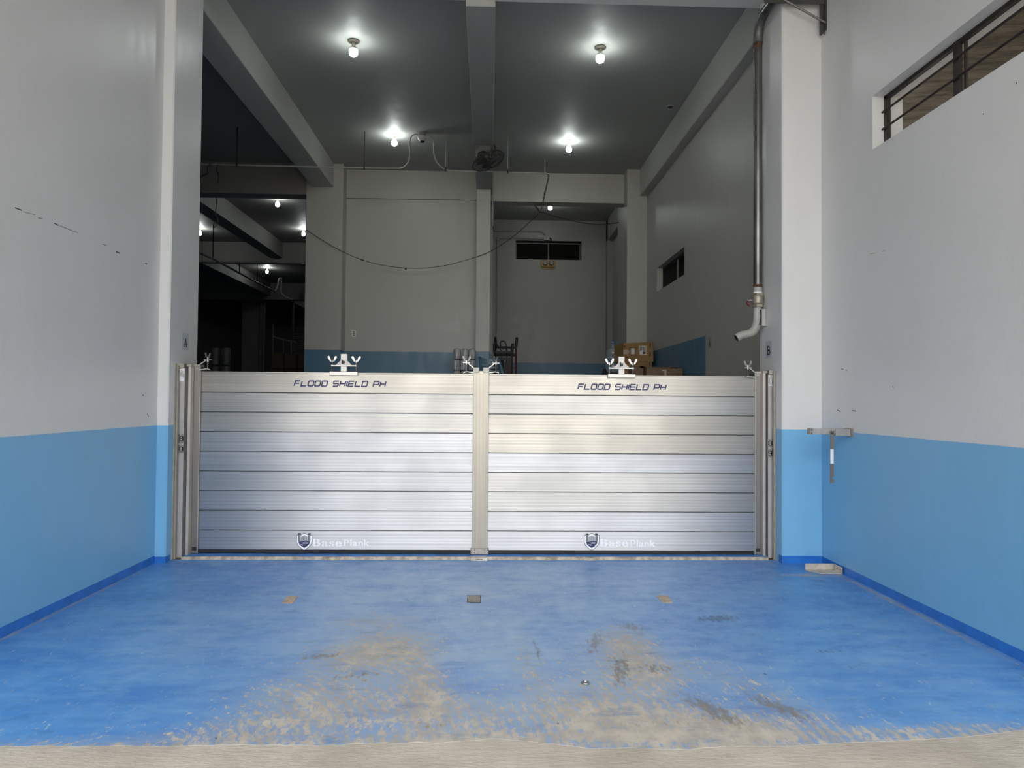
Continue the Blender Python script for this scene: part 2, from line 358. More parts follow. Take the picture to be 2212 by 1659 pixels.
# inner right wall with a high window
MBw = MB(); VY0, VY1, VZ0, VZ1 = 11.52, 13.42, 3.69, 4.147; U0, U1, S0, S1 = 17.06, 17.49, 3.703, 4.147
for (y0, y1, z0, z1) in ((7.5, 18.8, -0.05, VZ0), (7.5, 18.8, 4.147, 6.4), (7.5, VY0, VZ0, 4.147), (VY1, U0, VZ0, 4.147), (U1, 18.8, VZ0, 4.147), (U0, U1, VZ0, S0)):
    MBw.box(3.19, 3.42, y0, y1, z0, z1)
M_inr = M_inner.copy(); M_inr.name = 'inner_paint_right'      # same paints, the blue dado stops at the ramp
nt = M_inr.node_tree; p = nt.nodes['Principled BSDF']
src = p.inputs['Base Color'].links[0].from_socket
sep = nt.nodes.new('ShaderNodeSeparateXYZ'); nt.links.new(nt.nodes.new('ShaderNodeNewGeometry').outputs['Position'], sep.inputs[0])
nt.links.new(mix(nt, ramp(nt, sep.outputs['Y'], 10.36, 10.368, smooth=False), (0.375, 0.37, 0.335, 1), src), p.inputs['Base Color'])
struct('wall_inner_right', MBw, M_inr)
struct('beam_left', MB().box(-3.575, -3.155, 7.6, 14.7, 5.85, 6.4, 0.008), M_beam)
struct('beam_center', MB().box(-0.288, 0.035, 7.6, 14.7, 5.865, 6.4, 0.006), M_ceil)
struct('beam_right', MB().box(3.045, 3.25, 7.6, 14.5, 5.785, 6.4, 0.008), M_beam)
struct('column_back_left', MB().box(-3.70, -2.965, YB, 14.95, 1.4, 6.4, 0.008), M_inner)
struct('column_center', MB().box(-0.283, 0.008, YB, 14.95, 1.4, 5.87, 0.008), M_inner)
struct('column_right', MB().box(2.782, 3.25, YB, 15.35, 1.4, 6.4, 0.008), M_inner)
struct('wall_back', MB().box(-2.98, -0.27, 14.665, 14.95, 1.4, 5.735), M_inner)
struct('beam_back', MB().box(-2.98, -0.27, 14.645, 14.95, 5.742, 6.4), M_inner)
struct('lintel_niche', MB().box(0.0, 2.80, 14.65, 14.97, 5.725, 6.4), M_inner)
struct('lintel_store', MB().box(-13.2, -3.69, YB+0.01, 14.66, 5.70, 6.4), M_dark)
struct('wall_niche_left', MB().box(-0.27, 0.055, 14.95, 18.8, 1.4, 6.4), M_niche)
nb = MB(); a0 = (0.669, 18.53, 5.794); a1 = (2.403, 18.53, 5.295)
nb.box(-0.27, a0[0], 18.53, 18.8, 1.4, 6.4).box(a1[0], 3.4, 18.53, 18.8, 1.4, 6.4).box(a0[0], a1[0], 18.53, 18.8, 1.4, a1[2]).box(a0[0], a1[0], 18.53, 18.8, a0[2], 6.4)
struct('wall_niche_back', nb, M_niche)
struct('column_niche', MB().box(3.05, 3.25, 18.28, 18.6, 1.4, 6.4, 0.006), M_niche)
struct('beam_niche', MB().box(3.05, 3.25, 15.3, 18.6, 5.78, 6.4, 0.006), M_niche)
# ramp and raised floor behind the barrier
mb = MB().prism([(JL-10.0, 7.72, -0.06), (JL-10.0, 10.38, 1.5), (JL-10.0, 10.38, 1.3), (JL-10.0, 7.72, -0.3)], (16.4, 0, 0))
struct('floor_ramp', mb, M_floor_in)
struct('floor_inner', MB().box(-13.2, 3.3, 10.37, 38.5, 1.3, 1.5), M_floor_in)
# dark store rooms beyond the left bay
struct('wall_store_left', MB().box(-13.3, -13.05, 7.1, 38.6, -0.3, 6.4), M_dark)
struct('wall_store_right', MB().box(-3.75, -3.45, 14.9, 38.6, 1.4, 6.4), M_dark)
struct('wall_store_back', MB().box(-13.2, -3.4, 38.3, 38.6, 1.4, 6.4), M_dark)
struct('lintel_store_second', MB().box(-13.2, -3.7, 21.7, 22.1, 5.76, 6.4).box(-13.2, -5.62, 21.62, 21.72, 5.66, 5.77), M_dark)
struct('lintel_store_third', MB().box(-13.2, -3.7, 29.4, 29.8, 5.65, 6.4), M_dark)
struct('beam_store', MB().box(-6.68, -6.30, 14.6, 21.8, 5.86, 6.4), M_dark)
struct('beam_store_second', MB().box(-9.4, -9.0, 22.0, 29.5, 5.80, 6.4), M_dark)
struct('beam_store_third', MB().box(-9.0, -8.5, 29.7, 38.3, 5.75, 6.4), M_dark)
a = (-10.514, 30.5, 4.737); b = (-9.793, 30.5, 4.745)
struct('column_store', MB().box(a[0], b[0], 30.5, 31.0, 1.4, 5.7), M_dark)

# ---------------------------------------------------------------- windows
M_frame = pmat('dark_steel_frame', (0.032, 0.027, 0.024, 1), 0.55, 0.3, var=0.3, scale=9)
M_rail = pmat('painted_rail', (0.055, 0.045, 0.04, 1), 0.5, 0.2, var=0.25)
m, nt, p = new_mat('tinted_pane'); p.inputs['Base Color'].default_value = (0.012, 0.010, 0.008, 1); p.inputs['Roughness'].default_value = 0.55; p.inputs['Specular IOR Level'].default_value = 0.06
nt.links.new(mix(nt, noise(nt, coords(nt), 3, 3), (0.0025, 0.0022, 0.0018, 1), (0.006, 0.0048, 0.0035, 1)), p.inputs['Base Color']); M_tint = m
# window_1: open barred window high in the right alcove wall
fx = 3.462
w1 = struct('window_1', MB().box(fx-0.02, fx+0.02, WY1-0.035, WY1+0.01, WZ0-0.01, WZ1+0.005).box(fx-0.02, fx+0.02, WY0-0.01, WY1, WZ1-0.03, WZ1+0.01).box(fx-0.02, fx+0.02, WY0-0.01, WY1, WZ0-0.01, WZ0+0.012).box(fx-0.02, fx+0.02, WY0-0.01, WY0+0.03, WZ0, WZ1), M_frame)
part('mullion', MB().box(fx-0.022, fx+0.004, 5.068, 5.135, WZ0, WZ1), M_frame, w1)
part('mullion', MB().box(fx+0.008, fx+0.024, 5.035, 5.058, WZ0, WZ1), M_rail, w1)
for z in (4.155, 4.005):
    part('bar', MB().tube([(fx-0.035, WY0-0.02, z+0.015), (fx-0.035, WY1+0.002, z)], 0.0095, 8), M_frame, w1, True)
# what the window looks out on: rough boarded soffit of the neighbouring lean-to, with a beam
m, nt, p = new_mat('weathered_soffit')
s1 = noise(nt, coords(nt, (0.5, 3.0, 3.0)), 2.2, 8, 0.7); s2 = noise(nt, coords(nt, (1.2, 5.0, 4)), 9, 5, 0.6)
c_ = mix(nt, ramp(nt, math_(nt, 'ADD', s1, math_(nt, 'MULTIPLY', s2, 0.4)), 0.5, 0.95), (0.05, 0.037, 0.022, 1), (0.20, 0.16, 0.11, 1))
nt.links.new(c_, p.inputs['Base Color']); p.inputs['Roughness'].default_value = 0.9; bump(nt, p, s1, 0.5, 0.03)
struct('roof_neighbour', MB().prism([(3.64, -1.0, 5.3), (6.4, -1.0, 5.55), (6.4, -1.0, 5.65), (3.64, -1.0, 5.42)], (0, 12, 0)), m)
struct('wall_neighbour', MB().box(6.0, 6.2, -1, 11, -0.05, 5.5), pmat('neighbour_wall', (0.16, 0.14, 0.11, 1), 0.9, var=0.3, scale=2))
# window_2: fixed dark window in the inner right wall
w2 = struct('window_2', MB().box(3.30, 3.34, VY0, VY1, VZ1-0.05, VZ1).box(3.30, 3.34, VY0, VY1, VZ0, VZ0+0.02).box(3.30, 3.34, VY0, VY0+0.03, VZ0, VZ1).box(3.30, 3.34, VY1-0.03, VY1, VZ0, VZ1), M_frame)
part('mullion', MB().box(3.29, 3.335, 12.32, 12.36, VZ0, VZ1-0.05), pmat('grey_mullion', (0.16, 0.15, 0.14, 1), 0.5), w2)
part('pane', MB().box(3.315, 3.325, VY0+0.03, 12.33, VZ0+0.02, VZ1-0.05), M_tint, w2)
part('pane', MB().box(3.315, 3.325, 12.35, VY1-0.03, VZ0+0.02, VZ1-0.05), M_tint, w2)
# window_3: dark ventilation window in the niche back wall
M_wf = pmat('grey_window_frame', (0.10, 0.10, 0.095, 1), 0.5)
x0, x1, z0, z1 = a0[0], a1[0], a1[2], a0[2]
w3 = struct('window_3', MB().box(x0, x1, 18.60, 18.64, z1-0.075, z1-0.045).box(x0+0.012, x0+0.035, 18.6, 18.64, z0, z1-0.05).box(x1-0.045, x1-0.022, 18.6, 18.64, z0, z1-0.05), M_wf)
part('mullion', MB().box((x0+x1)/2-0.014, (x0+x1)/2+0.014, 18.59, 18.64, z0, z1-0.05), M_wf, w3)
part('pane', MB().box(x0, (x0+x1)/2, 18.63, 18.66, z0, z1), M_tint, w3)
part('pane', MB().box((x0+x1)/2, x1, 18.63, 18.66, z0, z1), M_tint, w3)
for k in range(2):
    part('louver_rail', MB().box(x0, x1, 18.615, 18.62, z0+0.17*(k+1)-0.006, z0+0.17*(k+1)+0.006), M_tint, w3)
# window_4: small window in the niche side wall
w4 = struct('window_4', MB().box(3.30, 3.34, U0, U1, S1-0.05, S1).box(3.30, 3.34, U0, U0+0.04, S0, S1).box(3.30, 3.34, U1-0.04, U1, S0, S1).box(3.30, 3.34, U0, U1, S0, S0+0.03), M_frame)
part('pane', MB().box(3.315, 3.325, U0+0.04, U1-0.04, S0+0.03, S1-0.05), M_tint, w4)

# ---------------------------------------------------------------- metals and small materials
def alu_mat(name, col, rough, axis):
    """drawn aluminium: die lines along the profile (axis 'x' or 'z')"""
    m, nt, p = new_mat(name); p.inputs['Metallic'].default_value = 1.0
    st = (0.25, 1, 60) if axis == 'x' else (60, 60, 0.25)
    l1 = noise(nt, coords(nt, st, 'OBJ'), 1.3, 3, 0.6); l2 = noise(nt, coords(nt, tuple(c*4 for c in st), 'OBJ'), 1.0, 2)
    sm = noise(nt, coords(nt, (1, 1, 1)), 2.2, 4); f = ramp(nt, l1, 0.3, 0.7)
    c1 = tuple(c*0.83 for c in col[:3])+(1,)
    cc = mix(nt, f, c1, col)
    ch = ramp(nt, noise(nt, coords(nt, (1, 1, 1.5)), 16, 1, 0.4), 0.83, 0.85, 0, 0.5)
    cc = mix(nt, ch, cc, (0.30, 0.28, 0.25, 1))
    nt.links.new(cc, p.inputs['Base Color'])
    nt.links.new(math_(nt, 'ADD', ramp(nt, sm, 0.3, 0.7, rough-0.04, rough+0.05), math_(nt, 'MULTIPLY', l2, 0.06)), p.inputs['Roughness'])
    bump(nt, p, math_(nt, 'ADD', l1, math_(nt, 'MULTIPLY', l2, 0.4)), 0.05, 0.003)
    if axis == 'x':      # brushed along the plank: the gloss spreads up and down
        p.inputs['Anisotropic'].default_value = 0.85
        tv = nt.nodes.new('ShaderNodeCombineXYZ'); tv.inputs['Z'].default_value = 1.0; nt.links.new(tv.outputs[0], p.inputs['Tangent'])
    return m
M_plank = [alu_mat('plank_alu_%s' % n, c, 0.40, 'x') for n, c in (('warm', (0.545, 0.515, 0.46, 1)), ('grey', (0.52, 0.51, 0.49, 1)), ('cool', (0.53, 0.535, 0.55, 1)))]
M_post = alu_mat('post_alu', (0.41, 0.385, 0.335, 1), 0.42, 'z')
M_post2 = alu_mat('channel_alu', (0.30, 0.28, 0.26, 1), 0.45, 'z')
M_flange = pmat('flange_alu', (0.46, 0.45, 0.44, 1), 0.5, 0.4, var=0.06)
M_taupe = pmat('taupe_alu', (0.36, 0.32, 0.27, 1), 0.55, 0.3, var=0.1, scale=12)
M_cap = pmat('grey_cast_cap', (0.38, 0.36, 0.33, 1), 0.5, 0.6, var=0.12, scale=30)
M_rub = pmat('black_rubber', (0.012, 0.012, 0.012, 1), 0.6)
M_steel = pmat('bright_steel', (0.43, 0.425, 0.41, 1), 0.36, 0.95, var=0.06, scale=20)
M_dsteel = pmat('dull_steel', (0.34, 0.33, 0.31, 1), 0.42, 0.85, var=0.15, scale=25)
M_rod = pmat('threaded_rod', (0.10, 0.095, 0.09, 1), 0.4, 0.7, var=0.2, scale=60)
M_navy = pmat('navy_print', (0.008, 0.012, 0.085, 1), 0.45, var=0.05)
M_white = pmat('white_print', (0.86, 0.87, 0.89, 1), 0.5, var=0.03)
M_black = pmat('black_print', (0.012, 0.012, 0.014, 1), 0.5, var=0.05)
M_sticker = pmat('white_sticker', (0.80, 0.80, 0.80, 1), 0.55, var=0.03)
M_paper = pmat('laminated_paper', (0.50, 0.52, 0.58, 1), 0.3, var=0.05)
M_plastic = pmat('cream_plastic', (0.62, 0.60, 0.50, 1), 0.4, var=0.05)

# ---------------------------------------------------------------- stroke lettering
def stroke(mb, pts, wd, P, d, closed=False):
    """one pen stroke of width wd through 2-D points, mitred, mapped by P(u, v) and given the thickness vector d"""
    p = [Vector((a, b)) for a, b in pts]; n = len(p); L = []; R = []
    for i in range(n):
        a = p[i-1] if (i > 0 or closed) else None; b = p[(i+1) % n] if (i < n-1 or closed) else None
        t1 = (p[i]-a).normalized() if a is not None else None; t2 = (b-p[i]).normalized() if b is not None else None
        t1 = t1 or t2; t2 = t2 or t1
        n1 = Vector((-t1.y, t1.x)); n2 = Vector((-t2.y, t2.x)); m_ = n1+n2
        m_ = n1 if m_.length < 1e-6 else m_.normalized(); k = 1/max(0.5, m_.dot(n1))
        L.append(p[i]+m_*wd/2*k); R.append(p[i]-m_*wd/2*k)
    for i in range(n if closed else n-1):
        j = (i+1) % n
        mb.prism([P(*q) for q in (L[i], L[j], R[j], R[i])], d)
def arc(cx, cy, rx, ry, a0, a1, n=8):
    return [(cx+rx*math.cos(math.radians(a0+(a1-a0)*k/n)), cy+ry*math.sin(math.radians(a0+(a1-a0)*k/n))) for k in range(n+1)]
TECH = {'F': ([[(0, 0), (0, 1), (1, 1)], [(0.1, 0.5), (0.85, 0.5)]], 1), 'L': ([[(0, 1), (0, 0), (1, 0)]], 1),
        'O': ([[(0.15, 0), (0.88, 0), (1, 0.12), (1, 0.88), (0.88, 1), (0.12, 1), (0, 0.88), (0, 0.12)]], 1), 'D': ([[(0, 0), (0, 1), (0.86, 1), (1, 0.86), (1, 0.14), (0.86, 0)]], 1),
        'S': ([[(1, 1), (0.12, 1), (0, 0.9), (0, 0.6), (0.1, 0.5), (0.9, 0.5), (1, 0.4), (1, 0.1), (0.9, 0), (0, 0)]], 1), 'H': ([[(0, 0), (0, 1)], [(1, 0), (1, 1)], [(0.1, 0.5), (0.9, 0.5)]], 1),
        'I': ([[(0, 0), (0, 1)]], 0), 'E': ([[(1, 1), (0, 1), (0, 0), (1, 0)], [(0.1, 0.5), (0.95, 0.5)]], 1), 'P': ([[(0, 0), (0, 1), (0.9, 1), (1, 0.9), (1, 0.48), (0.9, 0.38), (0.1, 0.38)]], 1), ' ': ([], 0.55)}
def tech_text(r, s, x0, x1, zb, h, y):
    wd = 0.26; gap = 0.36; tot = sum(TECH[c][1]*1.05+gap for c in s)-gap+wd
    sc = (x1-x0-0.24*h)/tot; u = wd/2
    hh = h/(1+wd)
    def P(a, b): return (x0+a*sc+0.24*(b*hh), y, zb+hh*wd/2+b*hh)
    k = sc/hh
    for c in s:
        st_, wl = TECH[c]; mb = MB()
        for pl in st_:
            q = [(u+a*1.05, b) for a, b in pl]; cl = c in 'OD'
            # stroke in a square space so that the pen width is the same both ways
            stroke(mb, [(a*k, b) for a, b in q], wd, lambda a, b: P(a/k, b), (0, 0.0012, 0), cl)
        if st_: part('letter', mb, M_navy, r)
        u += wl*1.05+gap
def stencil(r, s, x0, zb, hcap, y, width):
    """fat stencil letters: outlines of a plain bold face with bridges cut through the strokes"""
    glyphs = []
    for c in s:
        cu = bpy.data.curves.new('glyph', 'FONT'); cu.body = c; cu.size = 1.0; cu.offset = 0.028; cu.resolution_u = 4
        ob = bpy.data.objects.new('glyph', cu); C.objects.link(ob); bpy.context.view_layer.update()
        me = bpy.data.meshes.new_from_object(ob.evaluated_get(bpy.context.evaluated_depsgraph_get()))
        vs = [v.co.copy() for v in me.vertices]; fs = [tuple(p.vertices) for p in me.polygons]
        bpy.data.objects.remove(ob); bpy.data.curves.remove(cu); bpy.data.meshes.remove(me)
        xa = min(v.x for v in vs); xb = max(v.x for v in vs); glyphs.append((c, vs, fs, xa, xb))
    gap = 0.075; tot = sum(g[4]-g[3] for g in glyphs)+gap*(len(s)-1); kx = width/tot; kz = hcap/0.73; u = 0.0
    for c, vs, fs, xa, xb in glyphs:
        mb = MB()
        cut = {'B': 0.42, 'P': 0.42, 'a': 0.45, 's': 0.5, 'e': 0.5}.get(c)
        sides = [None] if cut is None else [-1, 1]
        for sd in sides:
            bm = bmesh.new(); bv = [bm.verts.new(v) for v in vs]
            for f in fs:
                try: bm.faces.new([bv[q] for q in f])
                except ValueError: pass
            if sd is not None:
                xm = xa+(xb-xa)*cut+sd*0.022
                bmesh.ops.bisect_plane(bm, geom=bm.verts[:]+bm.edges[:]+bm.faces[:], plane_co=(xm, 0, 0), plane_no=(sd, 0, 0), clear_inner=True)
            bm.verts.index_update()
            mb.add([(x0+(u+v.co.x-xa)*kx, y, zb+v.co.y*kz) for v in bm.verts], [tuple(v.index for v in f.verts) for f in bm.faces]); bm.free()
        part('stencil_letter', mb, M_white, r)
        u += xb-xa+gap

def shield(parent, cx, zt, y, s):
    """crest: white shield outline, two grey gate towers, barred gate, navy waves; s = metres per unit of a 34 x 38 drawing"""
    P = lambda u, v: (cx+(u-17)*s, y, zt-v*s)
    def poly(name, pts, mat, lift):
        part(name, MB().prism([(a[0], a[1]-lift, a[2]) for a in (P(*q) for q in pts)], (0, 0.0008, 0)), mat, root)
    out = [(17, 0), (26, 5), (33.5, 5), (34, 20), (31, 27), (25, 33), (17, 38), (9, 33), (3, 27), (0, 20), (0.5, 5), (8, 5)]
    inn = [(17, 1.2), (25.6, 6), (32.6, 6), (33, 20), (30.2, 26.4), (24.4, 32.2), (17, 36.8), (9.6, 32.2), (3.8, 26.4), (1, 20), (1.4, 6), (8.4, 6)]
    core = [(17, 5), (29.4, 11), (29.6, 19), (27, 25), (22.6, 29.4), (17, 33), (11.4, 29.4), (7, 25), (4.4, 19), (4.6, 11)]
    root = MB().prism([P(*q) for q in out], (0, 0.0008, 0)).build('crest', M_black, parent)
    poly('crest_band', inn, M_white, 0.0006); poly('crest_field', core, M_crest, 0.0012)
    for x in (4.2, 24.8):
        poly('crest_tower', [(x, 2.6), (x+5, 2.6), (x+5, 17.5), (x, 17.5)], M_tower, 0.0018)
        poly('crest_cap', [(x-0.6, 1), (x+5.6, 1), (x+5.6, 4), (x-0.6, 4)], M_black, 0.0024)
    for k in range(6): poly('crest_bar', [(10.6+2.3*k, 9.2-1.2*(2.5-abs(k-2.5))), (11.3+2.3*k, 9.2-1.2*(2.5-abs(k-2.5))), (11.3+2.3*k, 18), (10.6+2.3*k, 18)], M_black, 0.0018)
    wv = lambda v: [(5+24*q/12, v+1.0*math.sin(q/12*6.28+0.6)) for q in range(13)]
    poly('crest_water', wv(18)+[(27.5, 24.5), (23, 28.6), (17, 32.2), (11, 28.6), (6.5, 24.5)], M_navy, 0.0020)
    for v, a, b in ((21, 1, 11), (24, 2, 10), (27, 4, 8)):
        up_ = wv(v)[a:b+1]; poly('crest_wave', [(q, r-0.35) for q, r in up_]+[(q, r+0.35) for q, r in reversed(up_)], M_crest, 0.0026)
M_crest = pmat('crest_grey', (0.50, 0.52, 0.56, 1), 0.5, var=0.05); M_tower = pmat('crest_tower_grey', (0.16, 0.165, 0.18, 1), 0.5)

# ---------------------------------------------------------------- the flood barrier
ZB, PITCH, TILT = 0.062, 0.2, -0.0067
def plank_mesh(x0, x1, z0, z1, y, lip=False):
    """hollow-section plank: softly fluted front, a rebate at top and bottom"""
    h = z1-z0-0.0045; prof = [(0.004, 0.0), (0.0, 0.004)]
    for k in range(1, 12): prof.append((0.00022*(1 if k % 2 else -1)*(0.6 if k in (1, 11) else 1), h*k/12))
    prof += [(0.0, h-0.004), (0.004, h)]
    if lip: prof = prof[:-2]+[(0.0, h-0.016), (-0.003, h-0.013), (-0.003, h-0.002), (0.0, h)]
    prof += [(0.050, h), (0.050, 0.0)]
    return MB().prism([(x0, y+a, z0+0.002+b) for a, b in prof], (x1-x0, 0, 0))
def panel(x0, x1, yc, label, tones, tx, bx, txt_z):
    xc = (x0+x1)/2; r = thing('flood_barrier', label, 'flood barrier', (xc, yc, 0.028), 'plank stacks across the gateway')
    for k in range(9):
        z0 = ZB+PITCH*k; z1 = z0+PITCH+(0.016 if k == 8 else 0)
        part('plank', plank_mesh(x0, x1, z0, z1, yc, k == 8), M_plank[tones[k]], r)
    part('bottom_seal', MB().box(x0-0.003, x1+0.003, yc-0.006, yc+0.052, 0.030, ZB+0.001, 0.004), M_rub, r)
    tech_text(r, 'FLOOD SHIELD PH', tx[0], tx[1], txt_z[0], txt_z[1]-txt_z[0], yc-0.0016)
    stencil(r, 'Base', bx[1][0], bx[1][2], 0.078, yc-0.0016, bx[1][1]); stencil(r, 'Plank', bx[2][0], bx[2][2], 0.066, yc-0.0016, bx[2][1])
    shield(r, bx[0][0], bx[0][1], yc-0.0014, 0.00478)
    return r
pL = panel(-2.950, -0.150, 7.3364, 'aluminium plank stack on the side of the dark store, under sign A', [2, 2, 2, 2, 2, 2, 1, 1, 0], ((-1.999, 7.336, 1.756)[0], (-1.047, 7.336, 1.764)[0]),
           (((-1.867, 7.336, 0.241)[0], (-1.867, 7.336, 0.239)[2]), ((-1.778, 7.336, 0.101)[0], 0.292, (-1.778, 7.336, 0.101)[2]), ((-1.464, 7.336, 0.106)[0], 0.262, (-1.464, 7.336, 0.106)[2])), ((-1.524, 7.336, 1.729)[2], (-1.525, 7.336, 1.793)[2]))
pR = panel(-0.012, 2.775, 7.3172, 'aluminium plank stack on the side of the hanging pipe, under sign B', [2, 2, 1, 1, 2, 0, 0, 1, 0], ((0.914, 7.317, 1.747)[0], (1.849, 7.317, 1.756)[0]),
           (((1.073, 7.317, 0.246)[0], (1.073, 7.317, 0.246)[2]), ((1.163, 7.317, 0.109)[0], 0.288, (1.163, 7.317, 0.109)[2]), ((1.475, 7.317, 0.109)[0], 0.258, (1.475, 7.317, 0.109)[2])), ((1.381, 7.317, 1.72)[2], (1.38, 7.317, 1.785)[2]))

# centre post between the two stacks
cp = thing('center_post', 'upright aluminium post between the two plank stacks', 'post', (-0.080, 7.3265, 0.028))
X0, X1, ZT = -0.1605, 0.0, 1.905
part('column', MB().box(X0, X1, 7.288, 7.318, 0.06, ZT, 0.004), M_post, cp)
part('web', MB().box(-0.147, -0.015, 7.315, 7.40, 0.06, ZT, 0.002), M_post, cp)
for x in (X0, X1-0.006): part('edge_flange', MB().box(x, x+0.006, 7.281, 7.30, 0.06, ZT-0.02, 0.001), M_flange, cp)
bp = part('base_plate', MB().box(X0-0.012, X1+0.012, 7.276, 7.312, 0.030, 0.094, 0.003), M_cap, cp, label='grey bolted base plate')
for x in (X0+0.0, X0+0.028, X1-0.028, X1-0.0):
    for z in (0.050, 0.078): part('bolt', MB().lathe([(0.0045, 0), (0.0045, 0.003), (0.003, 0.005)], (x, 7.276, z), 8, (0, -1, 0)), M_rod, bp)
for x in (X0, X1-0.056): part('cap', MB().box(x-0.002, x+0.058, 7.278, 7.345, 1.885, 1.938, 0.002), M_cap, cp)
ps = thing('post_socket', 'beige metal floor socket plate in front of the upright post', 'socket', (-0.080, 7.16, 0.0))
part('socket_box', MB().box(-0.168, 0.004, 7.135, 7.19, -0.01, 0.032, 0.006), pmat('socket_paint', (0.58, 0.52, 0.44, 1), 0.55, 0.2, var=0.2, scale=20), ps)
part('slot', MB().box(-0.115, -0.045, 7.1335, 7.137, 0.013, 0.018), M_rub, ps)

def wing_nut(parent, c, s=1.0, rot=0.0, mat=None):
    """wing nut standing on the point c"""
    mat = mat or M_steel; c = Vector(c)
    nut = part('wing_nut', MB().lathe([(0.013*s, 0), (0.012*s, 0.02*s), (0.009*s, 0.028*s)], c, 12), mat, parent, True)
    for sg in (-1, 1):
        d = Vector((sg*math.cos(rot), math.sin(rot)*sg, 0)); n = Vector((-math.sin(rot), math.cos(rot), 0))*0.0035
        pr = [(0.008, 0.010), (0.016, 0.006), (0.034, 0.030), (0.045, 0.048), (0.044, 0.060), (0.034, 0.066), (0.024, 0.058), (0.016, 0.034)]
        part('wing', MB().prism([(c+d*a*s+Vector((0, 0, b*s))-n)[:] for a, b in pr], n*2), mat, nut)

# pressing clamps standing on the middle of each stack
def top_clamp(cx, y, zt, label):
    k = 0.00478
    r = thing('hold_down_clamp', label, 'clamp', (cx, y+0.02, zt), 'hold down clamps on the plank stacks')
    part('foot_plate', MB().box(cx-30*k, cx+30*k, y-0.012, y+0.005, zt-7*k, zt+0.004, 0.002).box(cx-30*k, cx+30*k, y+0.003, y+0.055, zt-0.003, zt+0.004), M_steel, r)
    part('block', MB().box(cx-6.5*k, cx+6.5*k, y-0.004, y+0.05, zt+0.003, zt+39*k, 0.003), pmat('white_block', (0.62, 0.60, 0.56, 1), 0.4, 0.2, var=0.05), r)
    part('cross_bar', MB().box(cx-27*k, cx+27*k, y-0.010, y+0.05, zt+12*k, zt+15*k, 0.002), M_steel, r)
    for s in (-1, 1):
        part('gusset', MB().prism([(cx+s*6.6*k, y-0.002, zt+15*k), (cx+s*17*k, y-0.002, zt+15*k), (cx+s*6.6*k, y-0.002, zt+25*k)], (0, 0.006, 0)), M_flange, r)
        part('rod', MB().tube([(cx+s*25.5*k, y+0.02, zt+0.002), (cx+s*25.5*k, y+0.02, zt+24*k)], 0.0085, 10), M_rod, r, True)
        part('collar', MB().lathe([(0.014, 0), (0.014, 0.02)], (cx+s*25.5*k, y+0.02, zt+11.5*k), 12), M_steel, r, True)
        wing_nut(r, (cx+s*25.5*k, y+0.02, zt+20.5*k), 1.05)
    part('sleeve', MB().box(cx-7*k, cx+7*k, y-0.008, y-0.003, zt+15*k, zt+26*k), M_flange, r)
    lk = part('lock_body', MB().lathe([(0.014, 0), (0.014, 0.010), (0.009, 0.013)], (cx, y-0.008, zt+21*k), 14, (0, -1, 0)), M_rod, r, True)
    part('lock_key', MB().box(cx-0.018, cx-0.011, y-0.030, y-0.012, zt+17*k, zt+27*k, 0.002), M_rub, lk)
a = (-1.488, 7.322, 1.893); top_clamp(a[0], 7.322, 1.880, 'hold down clamp with two wing nuts in front of the blank back wall')
a = (1.37, 7.302, 1.885); top_clamp(a[0], 7.302, 1.880, 'hold down clamp with two wing nuts, in front of the water bottle and boxes')

# side clamps bolted to the posts; px lists measured in the post plane
def side_clamp(cx, cz, s, y, label, hub, rot, k=0.00478):
    """s = +1: reaches towards +x from the post edge cx; cz = height of the arm's root"""
    r = thing('post_clamp', label, 'clamp', (cx, y, cz-0.05), 'clamps on the posts')
    hx = cx+s*hub*k
    part('arm', MB().prism([(cx, y-0.012, cz), (cx+s*(hub-2)*k, y-0.012, cz+10.5*k), (cx+s*(hub-2)*k, y-0.012, cz+12.5*k), (cx-s*0.5*k, y-0.012, cz+2.2*k)], (0, 0.03, 0)), M_steel, r)
    part('arm_plate', MB().box(hx-8*k, hx+8*k, y-0.016, y+0.022, cz+10.6*k, cz+12.2*k, 0.001), M_steel, r)
    part('rod', MB().tube([(hx, y, cz-7*k), (hx, y, cz+12*k)], 0.0085, 10), M_rod, r, True)
    part('collar', MB().lathe([(0.014, 0), (0.015, 0.008), (0.012, 0.018)], (hx, y, cz+7.4*k), 12), M_steel, r, True)
    wing_nut(r, (hx, y, cz+12.2*k), 1.05, rot)
    pts = [(cx+s*q*k, v*k+cz) for q, v in ((0, -9.5), (5, -9), (13, -7.4), (18, -8.2), (21, -10))]
    part('lip', MB().prism([(a, y-0.014, b+0.8*k) for a, b in pts]+[(a, y-0.014, b-0.8*k) for a, b in reversed(pts)], (0, 0.034, 0)), M_steel, r)
    return r
side_clamp(X0-0.001, 1.930, -1, 7.30, 'wing nut clamp in front of the wrapped grey bundles', 14.5, 0.35)
side_clamp(X1+0.001, 1.930, 1, 7.30, 'wing nut clamp in front of the teal chair', 14.5, 1.15)
a = (-2.93, 7.3, 1.935); side_clamp(a[0], a[2], 1, 7.30, 'wing nut clamp at the post beside the dark store', 16, 1.35)
a = (2.755, 7.28, 1.907); side_clamp(a[0], a[2], -1, 7.28, 'wing nut clamp at the post below the hanging pipe', 15, 0.15)

